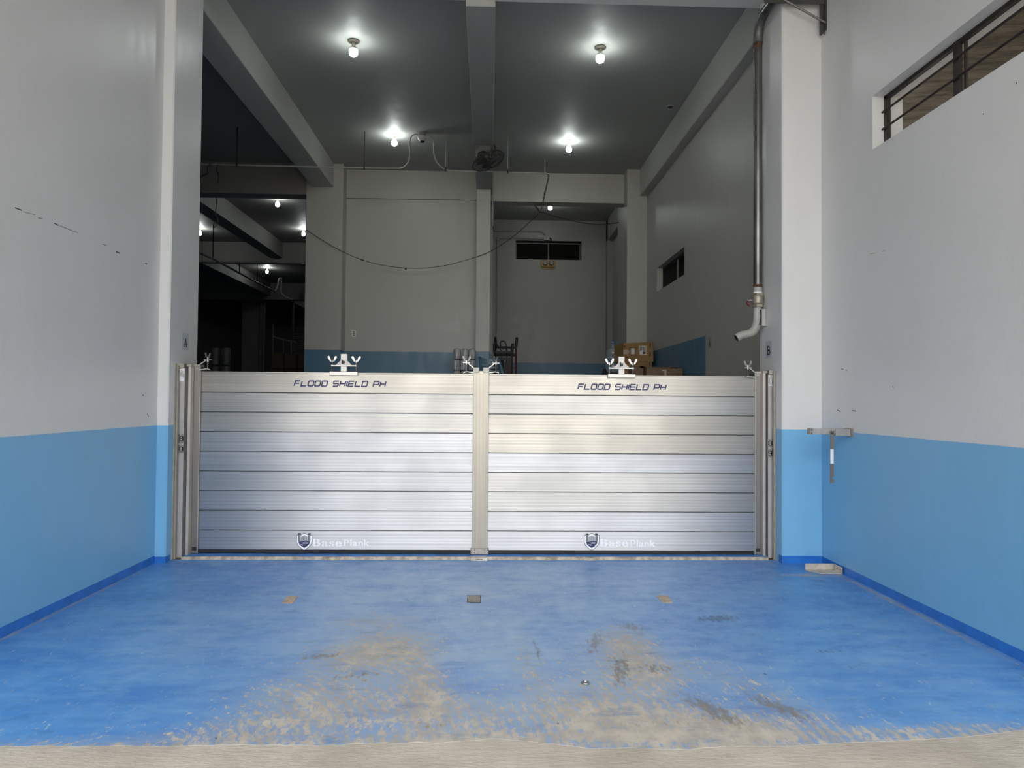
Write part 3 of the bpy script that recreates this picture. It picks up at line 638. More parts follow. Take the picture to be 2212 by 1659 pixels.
# ---- wall channels at the jambs
def channel(s, jx, yf, xs_, label, sticker, latches, zt, ztp, fo, MW):
    """s=+1 left jamb, -1 right jamb. xs_: x of groove, flange a/b, strip a/b, gasket b, line b, face b"""
    g0, f0, f1, s0, s1, g1, l1, c1 = xs_
    q = lambda a, b: (min(a, b), max(a, b))
    r = thing('wall_channel', label, 'channel', (jx, yf, 0.0), 'barrier channels on the jambs')
    part('backing', MB().box(*q(jx, f0), yf+0.02, 7.50, 0.0, zt-0.03), pmat('channel_shadow_alu', (0.20, 0.20, 0.20, 1), 0.5, 0.6, var=0.1), r)
    part('wall_flange', MB().box(*q(jx, jx+s*0.018), yf-0.062, yf-0.035, 0.0, zt-0.02, 0.001), M_taupe, r)
    part('mortar', MB().box(*q(jx, jx+s*0.007), yf-0.062-MW, yf-0.062, 0.0, zt-0.005, 0.003), pmat('mortar_bead', (0.36, 0.35, 0.28, 1), 0.85, var=0.15, scale=14, bmp=0.25), r)
    fl = part('front_flange', MB().box(*q(f0, f1), yf-0.004, yf+0.006, 0.003, zt-0.045, 0.001), M_flange, r)
    part('flange_edge', MB().box(*q(f1-s*0.002, f1+s*0.003), yf-0.006, yf+0.10, 0.0, zt-0.045), M_flange, r)
    part('cap', MB().box(*q(jx+s*0.004, f1+s*0.002), yf-0.030, yf+0.06, zt-0.045, zt, 0.002), M_cap, r)
    for k in range(9):
        part('infill_plank', MB().box(*q(f1+s*0.002, s0), yf+0.085, yf+0.10, 0.03+k*0.2, 0.2265+k*0.2, 0.002), M_taupe, r)
    part('strip', MB().box(*q(s0, s1), yf+0.0, yf+0.13, 0.003, zt-0.03, 0.002), pmat('pale_strip', (0.52, 0.48, 0.44, 1), 0.45, 0.5, var=0.06), r)
    part('strip_cap', MB().box(*q(s0-s*0.02, s1+s*0.001), yf+0.002, yf+0.10, zt-0.03, zt-0.006, 0.002), M_cap, r)
    part('gasket', MB().box(*q(s1, g1), yf+fo+0.005, yf+0.16, 0.03, zt-0.03), M_rub, r)
    part('bead', MB().box(*q(g1, l1), yf+fo-0.003, yf+0.16, 0.03, zt-0.03, 0.001), M_post2, r)
    part('channel_face', MB().box(*q(l1, c1), yf+fo, yf+0.20, 0.03, ztp-0.02, 0.0015), M_post2, r)
    part('face_lip', MB().box(*q(c1-s*0.004, c1+s*0.002), yf+fo-0.004, yf+fo+0.004, 0.03, ztp-0.02, 0.0005), M_flange, r)
    part('face_cap', MB().box(*q(g1, c1), yf+fo-0.002, yf+0.17, ztp-0.022, ztp+0.004, 0.002), M_cap, r)
    part('drain_plug', MB().box(*q(c1-s*0.012, c1-s*0.055), yf+fo-0.0025, yf+fo+0.002, 0.058, 0.094), M_rub, r)
    part('tag', MB().box(*q(c1-s*0.006, c1-s*0.05), yf+fo-0.002, yf+fo+0.002, ztp-0.045, ztp-0.026), M_cap, r)
    # latches on the flange, each with a slot and a bolt
    for z0, z1 in latches:
        lp = part('latch_plate', MB().box(*q(f0-s*0.002, f1+s*0.010), yf-0.010, yf-0.003, z0, z1, 0.001), M_dsteel, r)
        zm = (z0+z1)/2; xm = (f0+f1)/2+s*0.009
        part('latch_slot', MB().box(xm-0.020, xm+0.020, yf-0.0115, yf-0.009, zm-0.022, zm+0.022), M_rub, lp)
        part('latch_bolt', MB().box(xm-0.011, xm+0.007, yf-0.016, yf-0.010, zm-0.016, zm+0.016, 0.002), M_flange, lp)
        part('latch_bar', MB().box(xm-0.014, xm+0.020, yf-0.017, yf-0.0105, zm-0.003, zm+0.003), M_rub, lp)
        for zz in (z0+0.008, z1-0.008):
            for xx in (f0+s*0.012, f1-s*0.012): part('rivet', MB().lathe([(0.0035, 0), (0.002, 0.002)], (xx, yf-0.010, zz), 6, (0, -1, 0)), M_rod, lp)
    # information sticker
    z0, z1 = sticker; st_ = part('sticker', MB().box(*q(f0+s*0.001, f1-s*0.001), yf-0.0056, yf-0.0036, z0, z1), M_sticker, r, label='white printed sticker')
    mb = MB(); yy = yf-0.0062; cx = (f0+f1)/2
    if s > 0:
        mb.prism([(cx, yy, z1-0.008), (cx+0.006, yy, z1-0.017), (cx-0.006, yy, z1-0.017)], (0, 0.001, 0))
        for i, (dx, a, b) in enumerate(((-0.016, 0.045, 0.08), (-0.009, 0.040, 0.072), (-0.004, 0.02, 0.085), (0.003, 0.022, 0.03), (0.003, 0.036, 0.09), (0.009, 0.028, 0.075), (0.015, 0.045, 0.095), (0.019, 0.055, 0.092))):
            mb.box(cx+dx-0.0012, cx+dx+0.0012, yy, yy+0.001, z1-b, z1-a)
    else:
        stroke(mb, [(cx-0.014, z0+0.008), (cx-0.014, z1-0.030), (cx, z1-0.012), (cx+0.014, z1-0.030), (cx+0.014, z0+0.008)], 0.003, lambda a, b: (a, yy, b), (0, 0.001, 0))
        for dx in (-0.008, 0.0, 0.008): mb.box(cx+dx-0.0012, cx+dx+0.0012, yy, yy+0.001, z0+0.008, z1-0.026)
    part('print', mb, M_black, st_)
    return r
channel(1, JL, 7.255, ((-3.125, 7.255, 1.413)[0], (-3.116, 7.255, 1.413)[0], (-3.063, 7.255, 1.414)[0], (-3.029, 7.255, 1.414)[0], (-3.001, 7.255, 1.414)[0], (-3.014, 7.33, 1.412)[0], (-3, 7.33, 1.412)[0], (-2.937, 7.33, 1.413)[0]), 'vertical aluminium wall channel on the jamb with sign A', ((-3.095, 7.255, 1.77)[2], (-3.097, 7.255, 1.898)[2]), (((-3.084, 7.255, 1.153)[2], (-3.085, 7.255, 1.234)[2]), ((-3.082, 7.255, 1.046)[2], (-3.083, 7.255, 1.13)[2])), (-3.098, 7.255, 1.949)[2], (-2.981, 7.33, 1.94)[2], 0.075, 0.045)
channel(-1, JR, 7.255, ((2.949, 7.255, 1.458)[0], (2.942, 7.255, 1.458)[0], (2.888, 7.255, 1.457)[0], (2.862, 7.255, 1.457)[0], (2.833, 7.255, 1.457)[0], (2.835, 7.298, 1.456)[0], (2.825, 7.298, 1.456)[0], (2.764, 7.298, 1.455)[0]), 'vertical aluminium wall channel on the jamb with sign B', ((2.915, 7.255, 1.778)[2], (2.915, 7.255, 1.888)[2]), (((2.915, 7.255, 1.142)[2], (2.915, 7.255, 1.226)[2]), ((2.915, 7.255, 1.039)[2], (2.915, 7.255, 1.121)[2])), (2.915, 7.255, 1.936)[2], (2.796, 7.298, 1.922)[2], 0.043, 0.020)

# ---------------------------------------------------------------- paper signs
def sign(letter, P, w_, h_, nrm, label, tone=1.0):
    """P(u, v): metres from the sheet's lower left corner to the wall, nrm: out of the wall"""
    n = Vector(nrm); f = lambda u, v, o=0.0015: (Vector(P(u, v))+n*o)[:]
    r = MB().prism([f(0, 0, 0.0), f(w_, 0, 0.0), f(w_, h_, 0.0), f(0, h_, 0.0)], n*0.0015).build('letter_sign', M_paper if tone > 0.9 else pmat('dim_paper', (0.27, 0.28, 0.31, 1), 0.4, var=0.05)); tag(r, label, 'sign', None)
    mb = MB(); d = n*0.0008; W_, H_ = w_*0.56, h_*0.50; x0, z0 = w_*0.23, h_*0.19
    Q = lambda a, b: f(x0+a*W_, z0+b*H_)
    def st_(pts, wd, cl=False): stroke(mb, [(a*W_, b*H_) for a, b in pts], wd*W_, lambda a, b: f(x0+a, z0+b), d, cl)
    if letter == 'A':
        st_([(0.14, 0.03), (0.47, 0.97)], 0.09); st_([(0.50, 1.0), (0.83, 0.03)], 0.22); st_([(0.25, 0.33), (0.68, 0.33)], 0.07)
        st_([(0.0, 0.02), (0.30, 0.02)], 0.08); st_([(0.62, 0.02), (1.0, 0.02)], 0.08)
    else:
        st_([(0.25, 0.0), (0.25, 1.0)], 0.22); st_([(0.05, 0.97), (0.55, 0.97)]+arc(0.52, 0.76, 0.28, 0.21, 80, -80)+[(0.3, 0.54)], 0.14)
        st_([(0.3, 0.53), (0.58, 0.53)]+arc(0.56, 0.28, 0.34, 0.25, 85, -85)+[(0.05, 0.03)], 0.15)
    part('letter', mb, M_black, r)
a = (-3.12, 7.305, 2.093); b = (-3.12, 7.466, 2.095); c = (-3.12, 7.303, 2.267)
sign('A', lambda u, v: (JL, a[1]+u, a[2]+v), b[1]-a[1], c[2]-a[2], (1, 0, 0), 'grey paper sign with the letter A on the jamb beside the dark store')
a = (2.938, 7.449, 2.07); b = (2.938, 7.288, 2.07); c = (2.938, 7.443, 2.249)
sign('B', lambda u, v: (JR, a[1]-u, a[2]+v), a[1]-b[1], c[2]-a[2], (-1, 0, 0), 'grey paper sign with the letter B on the jamb below the pipe')
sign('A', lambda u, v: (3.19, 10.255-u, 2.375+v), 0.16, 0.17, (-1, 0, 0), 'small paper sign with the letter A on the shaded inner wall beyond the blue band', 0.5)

# ---------------------------------------------------------------- drain pipe on the jamb
M_pipe = pmat('grey_pipe', (0.15, 0.148, 0.14, 1), 0.30, 0.8, var=0.35, scale=5, stretch=(1, 1, 0.4))
M_pvc = pmat('grey_paint_pipe', (0.36, 0.36, 0.33, 1), 0.45, 0.0, var=0.12, scale=8)
M_brass = pmat('valve_metal', (0.30, 0.27, 0.22, 1), 0.42, 0.6, var=0.15, scale=15)
M_rust = pmat('rusty_band', (0.10, 0.045, 0.02, 1), 0.8, 0.2, var=0.5, scale=30)
PX, PY, R_ = 2.872, 7.50, 0.0455
dp = thing('drain_pipe', 'grey metal drain pipe with ball valve and curved spout beside sign B', 'pipe', (PX, PY, 2.28))
ZE = 5.50
part('riser', MB().tube([(PX, PY, 2.835), (PX, PY, ZE)], R_, 20), M_pipe, dp, True)
el = [(PX, PY, ZE-0.02), (PX, PY, ZE+0.02)]+[(PX, PY-0.20+0.20*math.cos(t_), ZE+0.02+0.20*math.sin(t_)) for t_ in [math.pi/2*k/7 for k in range(1, 8)]]
part('elbow', MB().tube(el, R_+0.006, 20), pmat('cast_elbow', (0.13, 0.128, 0.125, 1), 0.42, 0.5, var=0.2), dp, True)
part('overhead_run', MB().tube([(PX, PY-0.19, ZE+0.22), (PX, 5.2, ZE+0.22)], R_, 20), M_pipe, dp, True)
part('overhead_riser', MB().tube([(PX, 5.25, ZE+0.22), (PX, 5.25, 6.338)], R_, 20), M_pipe, dp, True)
part('rust_band', MB().lathe([(R_+0.001, 0), (R_+0.003, 0.012), (R_+0.001, 0.03)], (PX, PY, 2.835), 20), M_rust, dp, True)
part('rust_band', MB().lathe([(R_+0.0005, 0), (R_+0.001, 0.05)], (PX, PY, ZE-0.075), 20), M_rust, dp, True)
part('nipple', MB().tube([(PX, PY, 2.775), (PX, PY, 2.84)], R_+0.001, 20), M_pvc, dp, True)
part('thread_tape', MB().lathe([(R_+0.002, 0), (R_+0.002, 0.012)], (PX, PY, 2.772), 20), M_white, dp, True)
vb = part('valve_body', MB().lathe([(0.052, 0), (0.052, 0.028), (0.060, 0.034), (0.064, 0.05), (0.064, 0.105), (0.056, 0.125), (0.052, 0.14)], (PX, PY, 2.625), 20), M_brass, dp, True)
for z in (2.618, 2.742): part('hex_collar', MB().lathe([(0.055, 0), (0.060, 0.005), (0.060, 0.027), (0.055, 0.032)], (PX, PY, z), 6), M_brass, vb)
part('stem', MB().lathe([(0.014, 0), (0.014, 0.025), (0.02, 0.026), (0.02, 0.045), (0.011, 0.046), (0.011, 0.066)], (PX-0.055, PY, 2.695), 10, (-1, 0, 0)), M_steel, vb, True)
part('lever', MB().prism([(PX-0.117, PY-0.012, 2.690), (PX-0.098, PY-0.012, 2.690), (PX-0.085, PY-0.012, 2.632), (PX-0.100, PY-0.012, 2.638), (PX-0.118, PY-0.012, 2.66)], (0, 0.024, 0)), pmat('red_lever', (0.12, 0.012, 0.015, 1), 0.5), vb, label='dark red lever')
sp = [(PX-0.002, PY, 2.62), (PX-0.004, PY, 2.50), (PX-0.008, PY, 2.455), (PX-0.022, PY, 2.405), (PX-0.048, PY, 2.365), (PX-0.085, PY, 2.340), (PX-0.13, PY, 2.330), (PX-0.17, PY, 2.325), (PX-0.232, PY, 2.290)]
so = part('spout', MB().tube(sp, [0.044, 0.044, 0.045, 0.046, 0.046, 0.045, 0.044, 0.042, 0.042], 20), M_pvc, dp, True)
d_ = Vector((-0.062, 0, -0.035)).normalized()
part('spout_mouth', MB().lathe([(0.036, 0), (0.036, 0.0015)], Vector(sp[-1])+d_*0.0005, 18, d_), M_rub, so)
bk = part('bracket_plate', MB().box(PX+0.018, JR-0.002, PY-0.075, PY-0.050, 2.415, 2.597, 0.002).box(JR-0.008, JR, PY-0.075, PY+0.02, 2.415, 2.60, 0.001), M_flange, dp)
part('weld', MB().tube([(PX+0.010, PY-0.048, 2.59), (PX+0.018, PY-0.053, 2.55), (PX+0.022, PY-0.051, 2.51), (PX+0.012, PY-0.05, 2.46), (PX+0.002, PY-0.045, 2.43)], [0.006, 0.009, 0.011, 0.008, 0.005], 7), M_rub, bk)
tag(MB().tube([(JR-0.006, 7.585, 2.5), (JR-0.006, 7.585, 5.45), (JR-0.006, 7.56, 5.56), (JR-0.006, 7.48, 5.62), (JR-0.006, 6.2, 5.63)], 0.005, 6).build('cable', pmat('grey_cable', (0.42, 0.42, 0.41, 1), 0.5), None, True), 'thin grey cable running up the jamb behind the drain pipe', 'cable')

# steel bracket at the top of the right pillar
a = (3.292, 6.95, 5.466); b = (3.381, 6.95, 5.299); c = (2.717, 6.95, 5.601)
br = thing('pipe_bracket', 'dark steel corner bracket with diagonal rod high on the wall, carrying the pipe', 'bracket', (XR-0.03, 6.95, b[2]))
M_ang = pmat('grey_angle_iron', (0.085, 0.083, 0.078, 1), 0.5, 0.4, var=0.15, scale=10)
ps_ = part('upright', MB().prism([(a[0], 6.95, b[2]), (XR-0.028, 6.95, b[2]), (XR-0.002, 6.95, b[2]+0.03), (XR-0.002, 6.95, 6.0), (a[0], 6.95, 6.0)], (0, 0.008, 0)).box(XR-0.009, XR-0.001, 6.90, 6.958, b[2]+0.03, 6.0), M_ang, br)
for z in (5.30, 5.42, 5.53): part('bolt', MB().lathe([(0.010, 0), (0.010, 0.006), (0.005, 0.009)], (XR-0.009, 6.925, z), 6, (-1, 0, 0)), M_rod, ps_)
part('cross_arm', MB().box(c[0], XR-0.01, 6.93, 6.938, c[2], c[2]+0.10).box(c[0], XR-0.01, 6.93, 6.99, c[2]+0.092, c[2]+0.10), M_ang, br)
a = (2.935, 6.92, 5.618); b = (3.343, 6.92, 5.404)
part('diagonal_rod', MB().tube([(a[0]-0.02, 6.922, a[2]+0.012), a, b, (b[0]+0.03, 6.922, b[2]-0.014)], 0.011, 8), pmat('grey_rod', (0.17, 0.165, 0.155, 1), 0.45, 0.4), br, True)

# fold-down bracket on the right wall at dado height
fb = thing('wall_support', 'grey metal support arm with a hanging strut at the blue band on the right wall', 'bracket', (XR, 6.45, 1.31))
a = (2.954, 6.45, 1.358); b = (3.187, 6.45, 1.304)
M_gal = pmat('galvanised', (0.42, 0.41, 0.39, 1), 0.45, 0.6, var=0.12, scale=12)
part('arm', MB().box(a[0]+0.03, b[0]+0.02, 6.45, 6.50, 1.315, 1.366, 0.002), M_gal, fb)
ac = part('arm_end', MB().box(a[0], a[0]+0.034, 6.447, 6.503, 1.313, 1.368, 0.002), M_dsteel, fb)
for dz in (0.012, 0.04): part('bolt', MB().lathe([(0.006, 0), (0.004, 0.004)], (a[0]+0.017, 6.447, 1.314+dz), 8, (0, -1, 0)), M_rod, ac)
part('sleeve', MB().box(b[0]-0.0, XR-0.014, 6.43, 6.505, 1.302, 1.366, 0.002), M_gal, fb)
part('wall_plate', MB().box(XR-0.014, XR, 6.40, 6.54, 1.295, 1.372, 0.001), M_dsteel, fb)
x0, x1 = (3.134, 6.425, 1.097)[0], (3.166, 6.425, 1.097)[0]; z1 = 1.350; z0 = (3.148, 6.425, 0.869)[2]
stt = part('strut', MB().prism([(x0-0.004, 6.418, z0+0.004), (x1-0.004, 6.418, z0), (x1-0.003, 6.418, z0+0.035), (x0+0.008, 6.418, z0+0.048), (x1-0.003, 6.418, z0+0.062), (x1, 6.418, z1), (x0, 6.418, z1)], (0, 0.006, 0)), pmat('taupe_steel', (0.20, 0.18, 0.155, 1), 0.5, 0.4, var=0.15), fb)
part('sticker', MB().box(x0-0.003, x1-0.005, 6.4165, 6.4185, (3.149, 6.425, 1.049)[2], (3.149, 6.425, 1.18)[2]), M_sticker, stt)
part('pivot_bolt', MB().lathe([(0.011, 0), (0.011, 0.006), (0.006, 0.01)], ((x0+x1)/2, 6.418, 1.33), 8, (0, -1, 0)), M_rod, stt)

# angle tray on the floor by the corner
fy0, fy1 = 6.735, 6.585; x0 = (3.04, 6.633, 0)[0]; x1 = (3.306, 6.642, 0)[0]
ft = thing('floor_bracket', 'beige metal angle plate lying on the floor in the corner below the wall support', 'bracket', (x0+0.15, 6.66, 0.0))
M_beige = pmat('beige_plate', (0.50, 0.455, 0.39, 1), 0.6, 0.2, var=0.2, scale=14)
part('floor_plate', MB().prism([(x0, fy0, 0.002), (x1, fy0, 0.002), (x1+0.012, fy1, 0.002), (x0+0.085, fy1, 0.002), (x0+0.01, fy0-0.04, 0.002)], (0, 0, 0.006)), M_beige, ft)
part('back_plate', MB().box(x0, x1, fy0-0.002, fy0+0.006, 0.002, 0.066, 0.001), M_beige, ft)
sd = part('side_plate', MB().prism([(x1+0.004, fy0, 0.002), (x1+0.014, fy1, 0.002), (x1+0.014, fy1, 0.064), (x1+0.004, fy0, 0.066)], (0.006, 0, 0)), M_beige, ft)
for yy in (6.66, 6.605): part('hole', MB().lathe([(0.006, 0), (0.006, 0.002)], (x1+0.0075, yy, 0.04), 8, (-1, 0, 0)), M_rub, sd)

# anchor plates let into the floor
def floor_plate(pts, label, mat, rim=False):
    r = thing('anchor_plate', label, 'plate', (sum(q[0] for q in pts)/4, sum(q[1] for q in pts)/4, 0.0), 'anchor plates in the floor')
    part('cover', MB().prism([(q[0], q[1], 0.0006) for q in pts], (0, 0, 0.003)), mat, r)
    cx, cy, _ = r.location
    ring = [(cx+(q[0]-cx)*1.09, cy+(q[1]-cy)*1.09) for q in pts]
    part('rim', MB().prism([(q[0], q[1], 0.0002) for q in ring], (0, 0, 0.0022)), M_rustdark if rim else mat, r)
M_rustdark = pmat('rust_rim', (0.05, 0.035, 0.025, 1), 0.8, var=0.4, scale=40)
floor_plate([(-0.156, 5.876), (-0.057, 5.876), (-0.055, 5.682), (-0.154, 5.683)], 'square metal anchor plate with a dark rusty rim, in line with the post', pmat('plate_grey', (0.34, 0.32, 0.28, 1), 0.6, 0.3, var=0.2, scale=30), True)
floor_plate([(-1.62, 5.86), (-1.538, 5.86), (-1.528, 5.663), (-1.604, 5.663)], 'bare tan anchor plate in the floor on the dark store side', pmat('plate_tan', (0.46, 0.38, 0.28, 1), 0.75, var=0.2, scale=30))
floor_plate([(1.399, 5.864), (1.488, 5.864), (1.478, 5.663), (1.404, 5.663)], 'bare tan anchor plate in the floor on the pipe side', pmat('plate_tan', (0.46, 0.38, 0.28, 1)))
mb = MB(); rg = [(0.564+0.020*math.cos(k/12*2*math.pi), 4.056+0.020*math.sin(k/12*2*math.pi), 0.006) for k in range(13)]
tag(mb.tube(rg, 0.0055, 8, False).build('metal_ring', M_dsteel, None, True), 'small dull metal ring lying on the worn blue floor', 'ring')

# scrape marks in the wall paint
M_scuff = pmat('scrape_black', (0.05, 0.048, 0.045, 1), 0.7); M_scuff2 = pmat('scrape_brown', (0.30, 0.25, 0.20, 1), 0.8)
WL, WR = bpy.data.objects['wall_left'], bpy.data.objects['wall_right']
def scuff(wall, X_, n, pts, wd, mat):
    mb = MB(); stroke(mb, [(q[1], q[2]) for q in pts], wd, lambda a, b: (X_, a, b), (0.0007*n, 0, 0)); part('scrape', mb, mat, wall)
for A, B, wd in (((-3.224, 4.895, 2.884), (-3.224, 4.967, 2.887), 0.007), ((-3.223, 4.982, 2.881), (-3.224, 5.112, 2.893), 0.003), ((-3.224, 5.143, 2.881), (-3.224, 5.195, 2.885), 0.004), ((-3.224, 5.332, 2.888), (-3.224, 5.388, 2.885), 0.008), ((-3.224, 5.406, 2.886), (-3.224, 5.634, 2.887), 0.004), ((-3.224, 5.994, 2.879), (-3.224, 6.051, 2.88), 0.004), ((-3.224, 6.2, 2.857), (-3.224, 6.269, 2.859), 0.010), ((-3.224, 6.728, 2.862), (-3.224, 6.756, 2.855), 0.012), ((-3.224, 6.725, 1.628), (-3.224, 6.743, 1.619), 0.010), ((-3.224, 6.821, 1.453), (-3.224, 6.85, 1.418), 0.008)):
    scuff(WL, XL, 1, (A, B), wd, M_scuff)
for A, B, wd, mm in (((3.34, 6.712, 1.536), (3.34, 6.64, 1.523), 0.012, M_scuff2), ((3.34, 6.434, 1.535), (3.34, 6.36, 1.532), 0.012, M_scuff2), ((3.34, 6.63, 1.928), (3.34, 6.586, 1.921), 0.006, M_scuff), ((3.34, 6.542, 1.92), (3.34, 6.525, 1.902), 0.007, M_scuff), ((3.34, 5.766, 1.752), (3.34, 5.759, 1.737), 0.006, M_scuff), ((3.34, 6.108, 2.915), (3.34, 6.034, 2.912), 0.004, M_scuff2), ((3.34, 5.925, 2.901), (3.34, 5.875, 2.898), 0.004, M_scuff2), ((3.34, 4.374, 3.651), (3.34, 4.366, 3.654), 0.008, M_scuff), ((3.34, 4.68, 3.579), (3.34, 4.671, 3.572), 0.006, M_scuff)):
    scuff(WR, XR, -1, (A, B), wd, mm)

# ---------------------------------------------------------------- lamps
M_glow, nt, p = new_mat('lit_lamp'); p.inputs['Base Color'].default_value = (1, 1, 1, 1)
p.inputs['Emission Color'].default_value = (0.93, 1.0, 0.97, 1); p.inputs['Emission Strength'].default_value = BULB
M_rose = pmat('lamp_base_brown', (0.14, 0.125, 0.10, 1), 0.5); M_rose2 = pmat('lamp_base_cream', (0.50, 0.47, 0.36, 1), 0.45)
M_dome = pmat('lamp_shell', (0.75, 0.76, 0.72, 1), 0.4)
def lamp(loc, label, big):
    x, y, z = loc
    r = thing('ceiling_lamp', label, 'lamp', (x, y, z), 'bare lamps on the ceilings')
    if big:
        part('ceiling_rose', MB().lathe([(0.030, -0.030), (0.070, -0.020), (0.078, -0.010), (0.078, 0.0)], (x, y, z), 24), M_rose, r, True)
        part('socket', MB().lathe([(0.024, -0.075), (0.026, -0.05), (0.028, -0.02)], (x, y, z), 16), M_rose2, r, True)
        part('shell', MB().lathe([(0.053, -0.118), (0.050, -0.100), (0.034, -0.083), (0.022, -0.070)], (x, y, z), 20), M_dome, r, True)
        part('bulb', MB().lathe([(0.004, -0.212), (0.030, -0.207), (0.050, -0.190), (0.058, -0.165), (0.058, -0.130), (0.053, -0.118)], (x, y, z), 20), M_glow, r, True)
    else:
        part('ceiling_rose', MB().lathe([(0.028, -0.032), (0.055, -0.022), (0.070, -0.008), (0.070, 0.0)], (x, y, z), 24), M_rose2, r, True)
        part('socket', MB().lathe([(0.022, -0.075), (0.024, -0.05), (0.026, -0.02)], (x, y, z), 14), M_rose2, r, True)
        part('bulb', MB().lathe([(0.004, -0.205), (0.028, -0.198), (0.047, -0.178), (0.053, -0.152), (0.046, -0.124), (0.030, -0.100), (0.022, -0.074)], (x, y, z), 18), M_glow, r, True)
    return r
lamp((-1.824, 9.334, CEIL), 'bright lamp near the gateway, between the left beam and the middle beam', True)
lamp((1.447, 9.346, CEIL), 'bright lamp near the gateway, between the middle beam and the pipe side wall', True)
lamp((-1.728, 12.656, CEIL), 'lamp beside the smoke detector', False)
lamp((1.419, 12.802, CEIL), 'lamp near the back wall, above the niche lintel', False)
lamp((1.42, 16.75, CEIL), 'lamp inside the niche, seen just under its lintel', False)
lamp((-5.03, 16.86, CEIL), 'lamp just behind the first lintel of the dark store', False)
lamp((-8.10, 20.0, CEIL), 'lamp in the dark store half hidden by the jamb', False)
lamp((-5.20, 19.87, CEIL), 'lamp in the dark store peeping out behind the back column', False)
lamp((-8.075, 25.93, CEIL), 'farthest visible lamp in the dark store, under the second lintel', False)
lamp((-5.6, 33.5, CEIL), 'lamp in the last room of the dark store, hidden behind the third lintel', False)

# ---------------------------------------------------------------- conduits, detector, fan
M_cond = pmat('grey_conduit', (0.30, 0.30, 0.28, 1), 0.4, var=0.08)
M_black_wire = pmat('black_wire', (0.015, 0.014, 0.013, 1), 0.5)
cr = thing('ceiling_conduit', 'long thin conduit on hanger rods across the room, looping up to the detector', 'conduit', (-1.2, 12.55, 5.68))
def smooth(pts, n=6):
    P_ = [Vector(q) for q in pts]; P_ = [P_[0]*2-P_[1]]+P_+[P_[-1]*2-P_[-2]]; out = []
    for i in range(1, len(P_)-2):
        for k in range(n):
            t_ = k/n; a, b, c, d = P_[i-1], P_[i], P_[i+1], P_[i+2]
            out.append(0.5*((2*b)+(c-a)*t_+(2*a-5*b+4*c-d)*t_*t_+(3*b-a-3*c+d)*t_**3))
    return out+[P_[-2]]
part('pipe', MB().tube(smooth([(-7.0, 12.35, 5.66), (-4.4, 12.45, 5.665), (-2.2, 12.53, 5.68), (-1.75, 12.54, 5.685), (-1.57, 12.541, 5.70), (-1.46, 12.541, 5.81), (-1.435, 12.541, 5.97), (-1.44, 12.541, 6.14), (-1.42, 12.541, 6.25), (-1.36, 12.541, 6.298), (-1.28, 12.541, 6.30)]), 0.0135, 8), M_cond, cr, True)
part('pipe', MB().tube(smooth([(-1.16, 12.541, 6.30), (-1.08, 12.541, 6.285), (-1.03, 12.541, 6.22), (-1.015, 12.541, 6.10), (-1.005, 12.541, 5.95), (-0.96, 12.541, 5.82), (-0.88, 12.541, 5.73), (-0.78, 12.541, 5.675), (-0.6, 12.545, 5.665), (0.3, 12.56, 5.66), (0.9, 12.57, 5.655), (1.0, 12.58, 5.652), (1.045, 12.65, 5.65)]), 0.0135, 8), M_cond, cr, True)
part('pipe', MB().tube([(1.045, 12.64, 5.65), (1.06, 13.6, 5.655), (1.085, 15.1, 5.665)], 0.0135, 8), M_cond, cr, True)
for x, y, z in ((-4.43, 12.45, 5.67), (-2.233, 12.53, 5.68), (-0.80, 12.541, 5.675), (0.30, 12.56, 5.66), (1.06, 13.82, 5.655)):
    h = part('hanger_rod', MB().tube([(x, y, z-0.03), (x, y, CEIL)], 0.008 if x > -4 else 0.012, 6), M_cond if x > -1 else M_black_wire, cr, True)
    part('hanger_clip', MB().lathe([(0.016, -0.022), (0.020, 0), (0.014, 0.03), (0.006, 0.055)], (x, y, z), 8), M_black_wire, h)
sdv = thing('smoke_detector', 'white round smoke detector on a round box in the loop of the conduit', 'detector', (-1.222, 12.541, CEIL))
part('box', MB().lathe([(0.062, -0.070), (0.064, 0.0)], (-1.222, 12.541, CEIL), 16), pmat('detector_box', (0.20, 0.19, 0.175, 1), 0.5), sdv, True)
part('sensor', MB().lathe([(0.045, -0.150), (0.070, -0.125), (0.080, -0.095), (0.080, -0.068)], (-1.222, 12.541, CEIL), 20), pmat('detector_white', (0.45, 0.45, 0.43, 1), 0.4), sdv, True)
part('grille', MB().lathe([(0.030, -0.170), (0.042, -0.165), (0.043, -0.149)], (-1.222, 12.541, CEIL), 16), M_rub, sdv, True)
jb = thing('ceiling_outlet', 'dark round outlet with loose wires in the ceiling near the right beam', 'outlet', (2.859, 11.193, CEIL))
part('ring', MB().lathe([(0.050, -0.012), (0.062, -0.004), (0.062, 0.0)], (2.859, 11.193, CEIL), 16), pmat('outlet_ring', (0.35, 0.34, 0.32, 1), 0.5), jb, True)
part('hole', MB().lathe([(0.044, -0.0135), (0.044, -0.011)], (2.859, 11.193, CEIL), 16), M_rub, jb)
part('wire', MB().tube(smooth([(2.84, 11.19, CEIL-0.01), (2.82, 11.17, CEIL-0.05), (2.86, 11.16, CEIL-0.06), (2.90, 11.19, CEIL-0.04)]), 0.006, 6), M_cond, jb, True)

